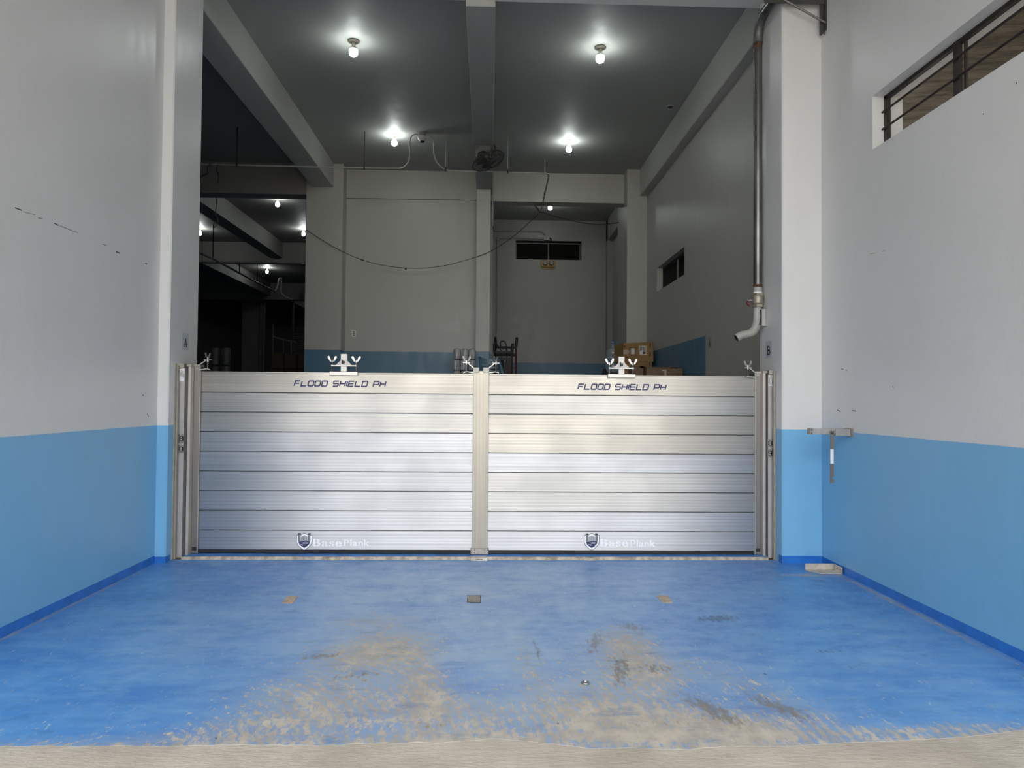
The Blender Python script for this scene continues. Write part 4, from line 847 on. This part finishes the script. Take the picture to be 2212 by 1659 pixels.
# orbit fan under the middle beam
M_fan = pmat('fan_grey', (0.10, 0.10, 0.095, 1), 0.45); M_cage = pmat('fan_cage_dark', (0.035, 0.033, 0.03, 1), 0.45, 0.3); M_motor = pmat('fan_motor', (0.05, 0.048, 0.045, 1), 0.45)
FY = 11.85; FX = -0.13
fn = thing('ceiling_fan', 'caged orbit fan tilted under the middle ceiling beam', 'fan', (FX, FY, 5.865))
mb = MB(); pr = [(-0.13, 0.0), (-0.13, -0.22), (-0.095, -0.22)]+[(0.095*math.cos(math.radians(180-180*k/8)), -0.17+0.085*math.sin(math.radians(180-180*k/8))) for k in range(9)]+[(0.095, -0.22), (0.13, -0.22), (0.13, 0.0)]
mb.prism([(FX+a, FY-0.03, 5.865+b) for a, b in pr], (0, 0.25, 0)); part('mount', mb, M_fan, fn)
part('mount_ridge', MB().box(FX-0.115, FX+0.115, FY-0.037, FY-0.029, 5.865-0.075, 5.865-0.060, 0.003), M_fan, fn)
part('bracket', MB().box(FX-0.085, FX-0.06, FY, FY+0.12, 5.62, 5.75).box(FX+0.06, FX+0.085, FY, FY+0.12, 5.62, 5.75).box(FX-0.085, FX+0.085, FY, FY+0.12, 5.735, 5.75), M_motor, fn)
part('lead', MB().tube(smooth([(FX+0.13, FY, 5.73), (FX+0.19, FY-0.02, 5.79), (FX+0.20, FY, 5.84), (FX+0.175, FY, 5.90)]), 0.012, 7), pmat('red_lead', (0.09, 0.01, 0.012, 1), 0.5), fn, True)
ax = Vector((0.38, -0.15, -0.91)).normalized(); cc = Vector((-0.045, 11.80, 5.60)); e1 = ax.cross(Vector((0, 1, 0))).normalized(); e2 = ax.cross(e1)
part('motor', MB().lathe([(0.03, -0.15), (0.065, -0.13), (0.072, -0.05), (0.06, -0.03)], cc, 16, ax), M_motor, fn, True)
cage = part('cage_rim', MB().tube([cc+0.285*(math.cos(k/40*2*math.pi)*e1+math.sin(k/40*2*math.pi)*e2) for k in range(41)], 0.008, 6, False), M_cage, fn, True)
for sgn, dep in ((-1, 0.075), (1, 0.065)):
    mb = MB()
    for k in range(44):
        g = 2*math.pi*k/44; d1 = math.cos(g)*e1+math.sin(g)*e2
        mb.tube([cc+d1*rr+ax*sgn*hh for rr, hh in ((0.282, 0.0), (0.25, dep*0.7), (0.17, dep), (0.06, dep))], 0.0019, 4, False)
    for rr, hh in ((0.06, dep), (0.17, dep), (0.25, dep*0.7)):
        mb.tube([cc+rr*(math.cos(k/28*2*math.pi)*e1+math.sin(k/28*2*math.pi)*e2)+ax*sgn*hh for k in range(29)], 0.0026, 4, False)
    part('front_guard' if sgn > 0 else 'rear_guard', mb, M_cage, fn)
part('badge', MB().lathe([(0.058, 0.062), (0.055, 0.070), (0.03, 0.074)], cc, 18, ax), M_motor, fn, True)
hb = part('hub', MB().lathe([(0.035, -0.03), (0.04, 0.02), (0.02, 0.035)], cc, 14, ax), M_motor, fn, True)
for k in range(3):
    g = 2*math.pi*k/3+0.4; d1 = math.cos(g)*e1+math.sin(g)*e2; d2 = ax.cross(d1)
    part('blade', MB().prism([cc+d1*a+d2*b+ax*(c) for a, b, c in ((0.035, -0.02, -0.012), (0.12, -0.085, -0.03), (0.235, -0.09, -0.03), (0.255, -0.02, -0.005), (0.22, 0.07, 0.03), (0.10, 0.05, 0.02), (0.035, 0.02, 0.012))], ax*0.004), M_motor, hb)

# sagging cables
a = (-3.68, 14.28, 4.975); b = (1.07, 15.05, 5.63)
pts = [a, (-3.309, 14.2, 4.739), (-2.893, 14.2, 4.513), (-2.479, 14.2, 4.353), (-2.064, 14.2, 4.261), (-1.677, 14.2, 4.225), (-1.28, 14.2, 4.23), (-0.868, 14.25, 4.302), (-0.452, 14.25, 4.42), (-0.034, 14.27, 4.58), (0.343, 14.5, 4.862), (0.688, 14.8, 5.208), b]
sc = tag(MB().tube(smooth(pts, 4), 0.0065, 6).build('hanging_cable', M_black_wire, None, True), 'long black cable sagging in front of the blank back wall', 'cable')
q = (-1.677, 14.2, 4.216); part('cable_tie', MB().tube([(q[0], q[1], q[2]+0.01), (q[0]-0.01, q[1], q[2]-0.03)], 0.016, 6), M_black_wire, sc)
q = (-2.552, 14.2, 4.375); part('splice', MB().tube([(q[0]-0.03, q[1], q[2]+0.012), (q[0]+0.03, q[1], q[2]-0.012)], 0.012, 6), M_black_wire, sc)
tag(MB().tube(smooth([b, (1.395, 15.1, 5.541), (1.794, 15.1, 5.448), (2.193, 15.1, 5.395), (2.513, 15.1, 5.4), (2.79, 15.2, (2.841, 15.2, 5.465)[2])], 4), 0.008, 6).build('hanging_cable', M_black_wire, None, True), 'short black cable sagging under the niche ceiling to the column', 'cable')
tag(MB().tube([(0.94, 14.98, 5.74), (1.065, 15.02, 5.60)], 0.016, 6).build('conduit_end', M_black_wire, None, True), 'short dark tube stub at the end of the conduit under the niche lintel', 'tube')
# loose wires hanging in the left bay
tag(MB().tube(smooth([(-4.852, 12.4, 5.668), (-4.907, 12.4, 5.61), (-4.913, 12.4, 5.546), (-4.905, 12.4, 5.497), (-4.952, 12.4, 5.472), (-5.038, 12.4, 5.422)], 4), 0.011, 6).build('loose_wire', M_black_wire, None, True), 'loose wire bent back behind the jamb at the end of the conduit', 'wire')
tag(MB().tube(smooth([(-4.725, 12.4, 5.654), (-4.755, 12.4, 5.565), (-4.722, 12.4, 5.46), (-4.727, 12.4, 5.314)], 4), 0.011, 6).build('loose_wire', M_black_wire, None, True), 'loose wire hanging straight down in front of the store lintel', 'wire')
tag(MB().tube(smooth([((-5.579, 14.55, 5.691)[0], 14.55, 5.70), (-5.701, 14.9, 5.644), (-5.718, 14.9, 5.498), (-5.726, 14.9, 5.42), (-5.677, 14.9, 5.324), (-5.694, 14.9, 5.198), (-5.759, 14.9, 5.129)], 4), 0.008, 6).build('loose_wire', pmat('grey_wire', (0.12, 0.12, 0.12, 1), 0.5), None, True), 'loose grey wire dangling under the first store lintel', 'wire')

# niche: conduits, box, emergency light
cd_ = thing('niche_conduit', 'surface conduit bending down to a box above the niche window', 'conduit', (0.2, 18.50, 5.0))
zc = (0.618, 18.5, 6.024); j0 = (1.408, 18.5, 5.897); j1 = (1.555, 18.5, 5.795)
part('pipe', MB().tube(smooth([(0.09, 18.50, 6.30), (0.09, 18.50, zc[2]+0.1), (0.14, 18.50, zc[2]+0.01), (0.4, 18.50, zc[2]), (1.25, 18.50, zc[2]), (1.38, 18.50, zc[2]-0.02), (1.43, 18.50, zc[2]-0.08), (1.435, 18.50, j0[2])], 5), 0.016, 8), M_cond, cd_, True)
zd = (0.619, 18.5, 5.835)
part('pipe', MB().tube(smooth([(j0[0], 18.50, zd[2]), (0.5, 18.50, zd[2]+0.01), (0.27, 18.50, zd[2]), (0.20, 18.50, zd[2]-0.06), (0.19, 18.50, zd[2]-0.2), (0.18, 18.50, 3.2), (0.17, 18.50, 2.3)], 5), 0.016, 8), M_cond, cd_, True)
jbx = tag(MB().box(j0[0], j1[0], 18.46, 18.53, j1[2], j0[2], 0.004).build('junction_box', pmat('box_grey', (0.36, 0.36, 0.34, 1), 0.5), None), 'small grey junction box above the middle of the niche window', 'box')
part('screw', MB().lathe([(0.012, 0), (0.008, 0.006)], ((j0[0]+j1[0])/2-0.02, 18.46, (j0[2]+j1[2])/2), 8, (0, -1, 0)), M_rub, jbx)
part('connector', MB().tube([(j1[0]-0.005, 18.49, j0[2]-0.04), (j1[0]+0.03, 18.49, j0[2]-0.05), (j1[0]+0.05, 18.49, j1[2]+0.0)], 0.022, 8), M_black_wire, jbx)
e0 = (1.33, 18.45, 5.264); e1_ = (1.714, 18.45, 5.081)
em = thing('emergency_light', 'yellow twin spot emergency light under the niche window', 'lamp', ((e0[0]+e1_[0])/2, 18.45, e1_[2]))
part('housing', MB().box(e0[0], e1_[0], 18.44, 18.53, e1_[2], e0[2], 0.012), pmat('yellow_housing', (0.36, 0.24, 0.07, 1), 0.45, var=0.1), em)
for dx in (0.11, 0.275):
    hd = part('lamp_head', MB().lathe([(0.062, 0.0), (0.066, 0.04), (0.062, 0.055)], (e0[0]+dx, 18.445, e0[2]-0.075), 18, (0, -1, 0)), M_rub, em, True)
    part('lens', MB().lathe([(0.054, 0.050), (0.050, 0.060), (0.02, 0.064)], (e0[0]+dx, 18.445, e0[2]-0.075), 18, (0, -1, 0)), pmat('lens_glass', (0.22, 0.22, 0.20, 1), 0.35, 0.2), hd, True)
part('lower_cover', MB().prism([(e0[0]+0.01, 18.50, e1_[2]), (e1_[0]-0.01, 18.50, e1_[2]), (e1_[0]-0.07, 18.50, e1_[2]-0.05), (e0[0]+0.08, 18.50, e1_[2]-0.05)], (0, 0.03, 0)), pmat('yellow_housing', (0.36, 0.24, 0.07, 1)), em)
tag(MB().tube([(0.045, 14.60, 6.32), (0.045, 14.60, 5.62), (0.045, 14.62, 5.2)], 0.014, 8).build('corner_conduit', M_cond, None, True), 'short pale conduit down the corner of the central column and the lintel', 'conduit')

# socket outlet on the back wall
a = (-2.824, 14.66, 3.01); b = (-2.738, 14.66, 2.873)
so_ = tag(MB().box(a[0], b[0], 14.652, 14.665, b[2], a[2], 0.003).build('wall_socket', M_plastic, None), 'cream triple socket plate on the blank back wall above the blue band', 'socket')
for k in range(3):
    z = b[2]+(a[2]-b[2])*(0.24+0.26*k); part('slot', MB().box((a[0]+b[0])/2-0.018, (a[0]+b[0])/2+0.018, 14.6505, 14.6525, z-0.011, z+0.011), pmat('slot_grey', (0.10, 0.095, 0.08, 1), 0.5), so_)

# ---------------------------------------------------------------- stored goods on the raised floor
Z0 = 1.5
M_wrap = pmat('grey_shrink_wrap', (0.36, 0.36, 0.37, 1), 0.22, 0.0, var=0.4, scale=14, stretch=(3, 3, 0.5), bmp=0.5, bscale=18)
M_kraft = pmat('kraft_card', (0.27, 0.155, 0.055, 1), 0.75, var=0.08, scale=4); M_kraft2 = pmat('old_card', (0.165, 0.105, 0.06, 1), 0.8, var=0.15, scale=5)
def bundle(x, y, z, r_, h):
    b = MB().lathe([(r_*0.35, 0.0), (r_*0.93, 0.008), (r_, 0.035), (r_*0.99, h*0.5), (r_, h-0.045), (r_*0.9, h-0.012), (r_*0.45, h)], (x, y, z), 40, ripple=0.045, nr=11)
    return b
LB = ['in the column nearest the blank wall', 'in the middle column', 'in the column nearest the chair']
LT = ['bottom', 'middle', 'topmost']
proto = None
tag(MB().box(-0.735, -0.245, 13.82, 14.18, Z0, 1.965, 0.004).build('carton', M_kraft2, None), 'brown carton under the wrapped grey bundles', 'box')
for tier in range(3):
    for k in range(3):
        x = -0.636+0.149*k; z = 1.967+0.214*tier
        if proto is None: o_ = bundle(x, 14.0, z, 0.0700, 0.212).build('wrapped_bundle', M_wrap, None, True, loc=(x, 14.0, z)); proto = o_
        else: o_ = proto.copy(); C.objects.link(o_); o_.location = (x+0.006*(-1)**tier, 14.0+0.01*((k+tier) % 2), z); o_.rotation_euler.z = 0.7*k+1.3*tier
        tag(o_, 'grey plastic wrapped bundle, %s tier, %s' % (LT[tier], LB[k]), 'bundle', 'wrapped bundles by the central column')

# teal plastic chair
M_teal = pmat('teal_plastic', (0.045, 0.105, 0.14, 1), 0.38, var=0.06)
cx, cy = 0.06, 12.5
ch = thing('plastic_chair', 'teal plastic chair with a slatted back beside the central column', 'chair', (cx, cy, Z0))
part('seat', MB().prism([(cx-0.19, cy-0.46, Z0+0.42), (cx+0.23, cy-0.44, Z0+0.42), (cx+0.20, cy, Z0+0.40), (cx-0.17, cy-0.02, Z0+0.40)], (0, 0, 0.03)), M_teal, ch)
BL = lambda t_: Vector((-0.172+0.068*t_, 12.52-0.05*t_, 2.367-0.42*t_)); BR = lambda t_: Vector((0.150+0.13*t_, 12.54-0.05*t_, 2.357-0.43*t_))
part('back_post', MB().tube([BL(0), BL(0.3), BL(1.05)], [0.018, 0.022, 0.024], 8), M_teal, ch, True)
part('back_post', MB().tube([BR(0)+Vector((-0.02, 0, 0)), BR(0.12), BR(0.5), BR(1.05)], [0.018, 0.034, 0.040, 0.03], 8), M_teal, ch, True)
for k, t_ in enumerate((0.03, 0.19, 0.35, 0.52, 0.70)):
    hgt = 0.060 if k == 0 else 0.036
    A, B = BL(t_), BR(t_); pts = [A.lerp(B, q/8)+Vector((0, 0.035*math.sin(math.pi*q/8), -0.018*math.sin(math.pi*q/8))) for q in range(9)]
    mb = MB()
    for q in range(8): mb.prism([pts[q], pts[q+1], pts[q+1]-Vector((0, 0, hgt)), pts[q]-Vector((0, 0, hgt))], (0, 0.012, 0))
    part('back_slat', mb, M_teal, ch)
for dx, dy in ((-0.17, -0.42), (0.21, -0.42), (-0.13, 0.0), (0.24, 0.0)):
    part('leg', MB().tube([(cx+dx, cy+dy, Z0+0.42), (cx+dx*1.1, cy+dy*1.04, Z0)], [0.024, 0.018], 8), M_teal, ch, True)

# hand trucks in the niche mouth
M_red = pmat('red_frame', (0.115, 0.018, 0.014, 1), 0.5, var=0.2)
def hand_truck(x, y, w_, h, mat, label, lean):
    r = thing('hand_truck', label, 'hand truck', (x, y, Z0))
    for s in (-1, 1):
        xx = x+s*w_/2; top = Vector((xx, y+lean, Z0+h))
        part('upright', MB().tube([(xx, y, Z0+0.12), (xx, y+lean*0.7, Z0+h-0.30), (xx, y+lean, Z0+h-0.12)], 0.020, 8), mat, r, True)
        part('grip', MB().tube([(xx, y+lean*0.95, Z0+h-0.22), (xx+s*0.008, y+lean*0.95-0.01, Z0+h-0.10), (xx+s*0.015, y+lean-0.03, Z0+h)], [0.030, 0.034, 0.026], 10), M_rub, r, True)
        wh = part('wheel', MB().lathe([(0.09, -0.03), (0.125, -0.02), (0.125, 0.02), (0.09, 0.03)], (xx+s*0.06, y+0.10, Z0+0.127), 20, (1, 0, 0)), M_rub, r, True)
        part('rim', MB().lathe([(0.085, -0.034), (0.085, 0.034)], (xx+s*0.06, y+0.10, Z0+0.127), 14, (1, 0, 0)), mat, wh)
    part('axle', MB().tube([(x-w_/2-0.06, y+0.10, Z0+0.127), (x+w_/2+0.06, y+0.10, Z0+0.127)], 0.012, 8), M_rub, r)
    for f_, hh in ((0.80, 0.045), (0.685, 0.06), (0.5, 0.04), (0.33, 0.04)):
        part('cross_bar', MB().box(x-w_/2, x+w_/2, y+lean*f_-0.015, y+lean*f_+0.015, Z0+h*f_+0.05, Z0+h*f_+0.05+hh, 0.004), M_rub if f_ > 0.6 else mat, r)
    for q in (-0.16, 0.17): part('rail', MB().box(x+q*w_-0.028, x+q*w_+0.028, y+lean*0.4-0.01, y+lean*0.4+0.01, Z0+0.25, Z0+h*0.69, 0.004), M_rub if q < 0 else mat, r)
    part('toe_plate', MB().box(x-w_/2, x+w_/2, y-0.26, y+0.02, Z0+0.004, Z0+0.014), mat, r)
    return r
t1_ = hand_truck(0.365, 15.42, 0.44, 1.475, M_red, 'red framed hand truck with black grips at the mouth of the niche', 0.10)
t2_ = hand_truck(0.30, 14.95, 0.36, 1.30, M_rub, 'black hand truck standing in front of the red one beside the central column', 0.06)
tag(MB().tube(smooth([(0.16, 15.28, 2.80), (0.22, 15.26, 2.72), (0.27, 15.25, 2.60), (0.26, 15.25, 2.35), (0.33, 15.25, 2.20), (0.38, 15.25, 2.5), (0.36, 15.26, 2.80), (0.30, 15.27, 2.87), (0.24, 15.26, 2.84), (0.27, 15.25, 2.72), (0.42, 15.26, 2.74), (0.52, 15.30, 2.66)], 5), 0.013, 7).build('strap', M_black_wire, None, True), 'black strap looped over the hand truck bars', 'strap')

# water bottle and the small bottle on it
m_w, nt, p = new_mat('bottle_plastic'); p.inputs['Base Color'].default_value = (0.62, 0.74, 0.80, 1); p.inputs['Roughness'].default_value = 0.12
p.inputs['Transmission Weight'].default_value = 0.75; p.inputs['IOR'].default_value = 1.2; p.inputs['Alpha'].default_value = 1
m_wb = pmat('bottle_water', (0.16, 0.25, 0.29, 1), 0.15)
wx, wy = 2.478, 14.1
tag(MB().box(wx-0.18, wx+0.16, wy-0.17, wy+0.17, Z0, 2.150, 0.005).build('crate', M_kraft2, None), 'brown crate under the big water bottle', 'box')
wb = thing('water_bottle', 'large round water bottle, partly filled, beside the cardboard boxes', 'bottle', (wx, wy, 2.152))
part('shell', MB().lathe([(0.10, 0.0), (0.150, 0.012), (0.155, 0.05), (0.155, 0.15), (0.149, 0.16), (0.149, 0.175), (0.155, 0.185), (0.155, 0.31), (0.149, 0.32), (0.149, 0.335), (0.155, 0.345), (0.155, 0.42), (0.146, 0.462), (0.115, 0.490), (0.05, 0.498), (0.045, 0.503)], (wx, wy, 2.152), 32), pmat('bottle_grey', (0.24, 0.27, 0.285, 1), 0.14, var=0.1), wb, True)
part('water_level', MB().lathe([(0.1563, 0.05), (0.1568, 0.06), (0.1568, 0.145), (0.1563, 0.15)], (wx, wy, 2.152), 32).lathe([(0.1563, 0.188), (0.1568, 0.195), (0.1568, 0.300), (0.1563, 0.305)], (wx, wy, 2.152), 32), m_wb, wb, True)
sb = thing('small_bottle', 'small clear bottle with a blue cap standing on the large water bottle', 'bottle', (2.468, wy, 2.655))
part('body', MB().lathe([(0.028, 0.0), (0.033, 0.006), (0.033, 0.07), (0.036, 0.085), (0.034, 0.105), (0.016, 0.135), (0.014, 0.145)], (2.468, wy, 2.655), 18), pmat('clear_blue_plastic', (0.20, 0.27, 0.34, 1), 0.12, var=0.1), sb, True)
part('cap', MB().lathe([(0.017, 0.142), (0.017, 0.168), (0.013, 0.171)], (2.468, wy, 2.655), 12), pmat('blue_cap', (0.02, 0.06, 0.22, 1), 0.4), sb, True)
part('label_band', MB().lathe([(0.0362, 0.078), (0.0366, 0.082), (0.0366, 0.10), (0.035, 0.104)], (2.468, wy, 2.655), 18), pmat('blue_cap', (0.02, 0.06, 0.22, 1)), sb, True)

# cardboard boxes
def card(name, label, x0, x1, y0, y1, z0, z1, mat, skew=0.0, group=None):
    r = thing(name, label, 'box', ((x0+x1)/2, (y0+y1)/2, z0), group)
    part('body', MB().prism([(x0, y0, z0), (x1+skew*0.3, y0, z0), (x1, y0, z1+skew), (x0+skew*0.3, y0, z1)], (-0.09 if skew else 0, y1-y0, 0)), mat, r)
    return r
M_print = pmat('box_print', (0.035, 0.022, 0.012, 1), 0.7); M_tape = pmat('clear_tape', (0.40, 0.33, 0.24, 1), 0.25, var=0.2, scale=12); M_lab = pmat('paper_label', (0.60, 0.60, 0.58, 1), 0.6, var=0.06)
bx0, bx1, by = 2.540, 3.100, 13.40
card('cardboard_box', 'lowest of the three stacked brown cardboard boxes by the inner wall', bx0, bx1, by, by+0.42, Z0, 1.925, M_kraft, group='stack of cardboard boxes by the inner wall')
b2 = card('cardboard_box', 'middle brown cardboard box of the stack by the inner wall', bx0+0.005, bx1-0.005, by+0.005, by+0.42, 1.927, 2.351, M_kraft, group='stack of cardboard boxes by the inner wall')
b3 = card('cardboard_box', 'topmost box of the stack, with two white labels on its face', bx0, bx1+0.012, by, by+0.42, 2.355, 2.700, M_kraft, 0.035, 'stack of cardboard boxes by the inner wall')
fy = by-0.0015
k = lambda px, py: (2.533+(px-1345)*0.00874, 2.705-(py-741)*0.00874+(px-1345)*0.0005)
def patch(parent, name, px0, py0, px1, py1, mat, lift=0.0):
    a = k(px0, py0); b = k(px1, py1); return part(name, MB().box(a[0], b[0], fy-lift-0.001, fy-lift, b[1], a[1]), mat, parent)
patch(b3, 'tape', 1346.5, 756, 1360, 766, M_tape)
l1_ = patch(b3, 'label_frame', 1359, 751.5, 1376.5, 769.5, M_print)
patch(b3, 'label_inset', 1359.8, 752.3, 1375.7, 768.7, M_kraft, 0.0012); patch(b3, 'label', 1363.5, 753.5, 1371, 766.5, M_lab, 0.0024)
lb = patch(b3, 'label', 1382, 749, 1396.5, 769, M_lab)
for i in range(5): part('print', MB().box(*sorted((k(1383+i*2.6, 0)[0], k(1384.2+i*2.6, 0)[0])), fy-0.0025, fy-0.0012, k(1390, 761-(i % 3)*1.0)[1], k(1390, 751)[1]), M_print, lb)
part('barcode', MB().box(k(1389, 0)[0], k(1395, 0)[0], fy-0.0025, fy-0.0012, k(1392, 767)[1], k(1392, 762)[1]), M_print, lb)
part('mark', MB().prism([(k(1350.5, 0)[0]+0.020*math.sin(math.radians(q)), fy-0.0008, k(1351, 749)[1]+0.022*math.cos(math.radians(q))) for q in range(180, 361, 20)], (0, 0.0008, 0)), M_print, b3)
patch(b3, 'mark', 1352.5, 770.5, 1356, 774, M_print)
for (a_, b_) in ((744, 754), (764, 773)): patch(b3, 'mark', 1404, a_, 1406.3, b_, M_print)
part('mark', MB().box(k(1404, 0)[0], k(1406, 0)[0], by+0.0035, by+0.0045, k(1405, 793)[1], k(1405, 786)[1]), M_print, b2)
# low open cartons in front
def open_carton(x0, x1, y0, y1, z1, label, flap):
    r = thing('open_carton', label, 'box', ((x0+x1)/2, (y0+y1)/2, Z0), 'low open cartons')
    t_ = 0.006
    for nm, bb in (('side', (x0, x0+t_, y0, y1)), ('side', (x1-t_, x1, y0, y1)), ('front', (x0+t_, x1-t_, y0, y0+t_)), ('back', (x0+t_, x1-t_, y1-t_, y1))):
        part(nm, MB().box(*bb, Z0, z1-(0.0 if nm != 'front' else 0.012)), M_kraft2, r)
    part('bottom', MB().box(x0+t_, x1-t_, y0+t_, y1-t_, Z0, Z0+t_), M_kraft2, r)
    for (A, B, D) in flap: part('flap', MB().prism([A, B, Vector(B)+Vector(D), Vector(A)+Vector(D)], (0, 0.004, 0.004)), M_kraft2, r)
    return r
zt = 2.150
oc = open_carton(2.545, 3.135, 11.40, 11.75, zt, 'wide low open carton in front of the stacked boxes', [((2.56, 11.75, zt), (3.12, 11.75, zt), (-0.02, 0.06, 0.028)), ((2.545, 11.42, zt), (2.545, 11.74, zt), (-0.05, 0, 0.025)), ((3.0, 11.75, zt), (3.13, 11.75, zt), (0.01, -0.05, 0.018))])
part('tape', MB().box(2.835, 2.870, 11.397, 11.401, 1.75, zt-0.03), M_tape, oc); part('tape_end', MB().box(2.800, 2.830, 11.396, 11.4005, zt-0.052, zt-0.040), M_lab, oc)
open_carton(2.36, 2.53, 11.55, 11.95, zt+0.005, 'narrow open carton with a torn flap, between the clamp and the wide carton', [((2.36, 11.56, zt), (2.36, 11.9, zt), (0.05, 0, 0.03)), ((2.38, 11.95, zt), (2.53, 11.95, zt), (0.03, 0.02, 0.035))])
tag(MB().lathe([(0.05, 0.0), (0.055, 0.35), (0.062, 0.5), (0.05, 0.6), (0.045, 0.66), (0.03, 0.71), (0.008, 0.725)], (2.225, 13.6, Z0), 12, ripple=0.1, nr=3).build('wrapped_umbrella', M_rub, None, True), 'black cloth covered bundle standing beside the water bottle', 'bundle')

# ---------------------------------------------------------------- dim goods in the store
M_sgrey = pmat('store_grey', (0.10, 0.10, 0.10, 1), 0.5, var=0.3, scale=6); M_sbrown = pmat('store_brown', (0.06, 0.042, 0.025, 1), 0.7, var=0.2, scale=5); M_sblack = pmat('store_black', (0.02, 0.02, 0.02, 1), 0.6)
M_spipe = pmat('store_pipe', (0.16, 0.155, 0.15, 1), 0.5)
n_ = 0
WHERE = ['front', 'second', 'third']
for col_, xx in enumerate((-7.62, -7.33)):
    for tier in range(3):
        z = Z0+0.50*tier; 
        tag(MB().lathe([(0.04, 0), (0.115, 0.01), (0.125, 0.06), (0.125, 0.43), (0.11, 0.475), (0.05, 0.49)], (xx, 20.0, z), 18, ripple=0.05, nr=7).build('shrouded_roll', M_sgrey, None, True), 'grey shrouded roll in the dark store, %s level, %s' % (['floor', 'middle', 'top'][tier], ['near the black drum', 'near the brown sacks'][col_]), 'roll', 'shrouded rolls in the dark store')
dr = thing('black_drum', 'black round drum with a rim stacked high behind the jamb clamp', 'drum', (-7.95, 19.0, Z0))
part('body', MB().lathe([(0.24, 0), (0.26, 0.02), (0.25, 0.5), (0.26, 0.55), (0.25, 1.0), (0.26, 1.05), (0.25, 1.55), (0.2, 1.6)], (-7.95, 19.0, Z0), 20), M_sblack, dr, True)
part('rim', MB().lathe([(0.262, 1.02), (0.268, 1.05), (0.262, 1.08)], (-7.95, 19.0, Z0), 20), M_sgrey, dr, True)
for i in range(5):
    for tier in range(3):
        x = -7.0+0.42*i
        if i > 2 and tier > 1: continue
        tag(MB().box(x, x+0.40, 23.0, 23.5, Z0+0.52*tier, Z0+0.52*tier+0.51, 0.02).build('brown_carton', M_sbrown, None), 'brown carton in the dark store, %s, %s' % (['on the floor', 'on the lowest one', 'topmost'][tier], ['nearest the rolls', 'second from the rolls', 'mid row', 'below the trolley', 'nearest the column'][i]), 'box', 'brown cartons in the dark store')
fr_ = thing('trolley_frame', 'tall bare metal trolley frame among the cartons in the dark store', 'trolley', (-6.95, 24.6, Z0))
part('post', MB().tube([(-7.42, 24.6, Z0), (-7.42, 24.6, 4.15)], 0.022, 8), M_spipe, fr_, True)
part('post', MB().tube([(-7.0, 24.6, Z0), (-7.08, 24.6, 3.62)], 0.022, 8), M_spipe, fr_, True)
part('post', MB().tube([(-6.68, 24.6, Z0), (-6.82, 24.6, 3.58)], 0.035, 8), M_spipe, fr_, True)
part('top_rail', MB().tube([(-7.42, 24.6, 3.70), (-6.65, 24.6, 3.52)], 0.024, 8), M_spipe, fr_, True)
mf = thing('mesh_screen', 'square wire mesh screen far back in the dark store', 'screen', (-7.1, 27.0, Z0))
x0, x1, z0, z1 = -7.45, -6.70, Z0, 4.10
part('frame', MB().tube([(x0, 27, z0), (x0, 27, z1), (x1, 27, z1), (x1, 27, z0)], 0.02, 6), M_sblack, mf)
mb = MB()
for k_ in range(1, 9): mb.tube([(x0+(x1-x0)*k_/9, 27, z0), (x0+(x1-x0)*k_/9, 27, z1)], 0.012, 4)
for k_ in range(1, 30): mb.tube([(x0, 27, z0+(z1-z0)*k_/30), (x1, 27, z0+(z1-z0)*k_/30)], 0.012, 4)
part('wire_mesh', mb, M_sgrey, mf)
for i, xx in enumerate((-9.64, -9.50)):
    tag(MB().tube([(xx, 30.2, Z0), (xx, 30.2, 5.72)], 0.05, 10).build('riser_pipe', M_spipe, None, True), 'vertical pipe on the far store column, %s' % ['hugging the column', 'outer one of the pair'][i], 'pipe', 'riser pipes on the far column')
tag(MB().tube([(-8.28, 30.2, Z0), (-8.28, 30.2, 5.72)], 0.045, 10).build('riser_pipe', M_spipe, None, True), 'single vertical pipe nearer the mesh screen in the dark store', 'pipe')
sl = thing('store_conduit', 'dark sloping pipe on hangers under the store ceiling ending in a loop', 'conduit', (-8.5, 22.8, 5.6))
pa = [(-7.291, 18, 5.236), (-7.51, 19.5, 5.367), (-7.869, 22.5, 5.519), (-8.101, 27, 5.618), (-8.001, 27, 5.829), (-7.97, 27, 6.093), (-7.902, 27, 6.155)]
part('pipe', MB().tube(pa, 0.03, 6), M_spipe, sl, True)
part('pipe', MB().tube(smooth([(-7.867, 27, 6.147), (-7.864, 27, 5.936), (-7.859, 27, 5.621), (-7.736, 27, 5.447), (-7.457, 27, 5.328)], 4), 0.026, 6), M_spipe, sl, True)
for q in ((-7.535, 19.5, 5.367), (-7.869, 22.5, 5.519), (-7.968, 24.5, 5.556)):
    part('hanger_rod', MB().tube([q, (q[0], q[1], CEIL)], 0.015, 6), M_sblack, sl)
tag(MB().tube([(-13.0, 21.60, 5.70), (-5.7, 21.60, 5.70)], 0.03, 8).build('lintel_pipe', M_spipe, None, True), 'horizontal pipe along the foot of the second store lintel', 'pipe')

# the barrier stands a hair askew in the gateway
for r in (pL, pR): r.rotation_euler.z = TILT
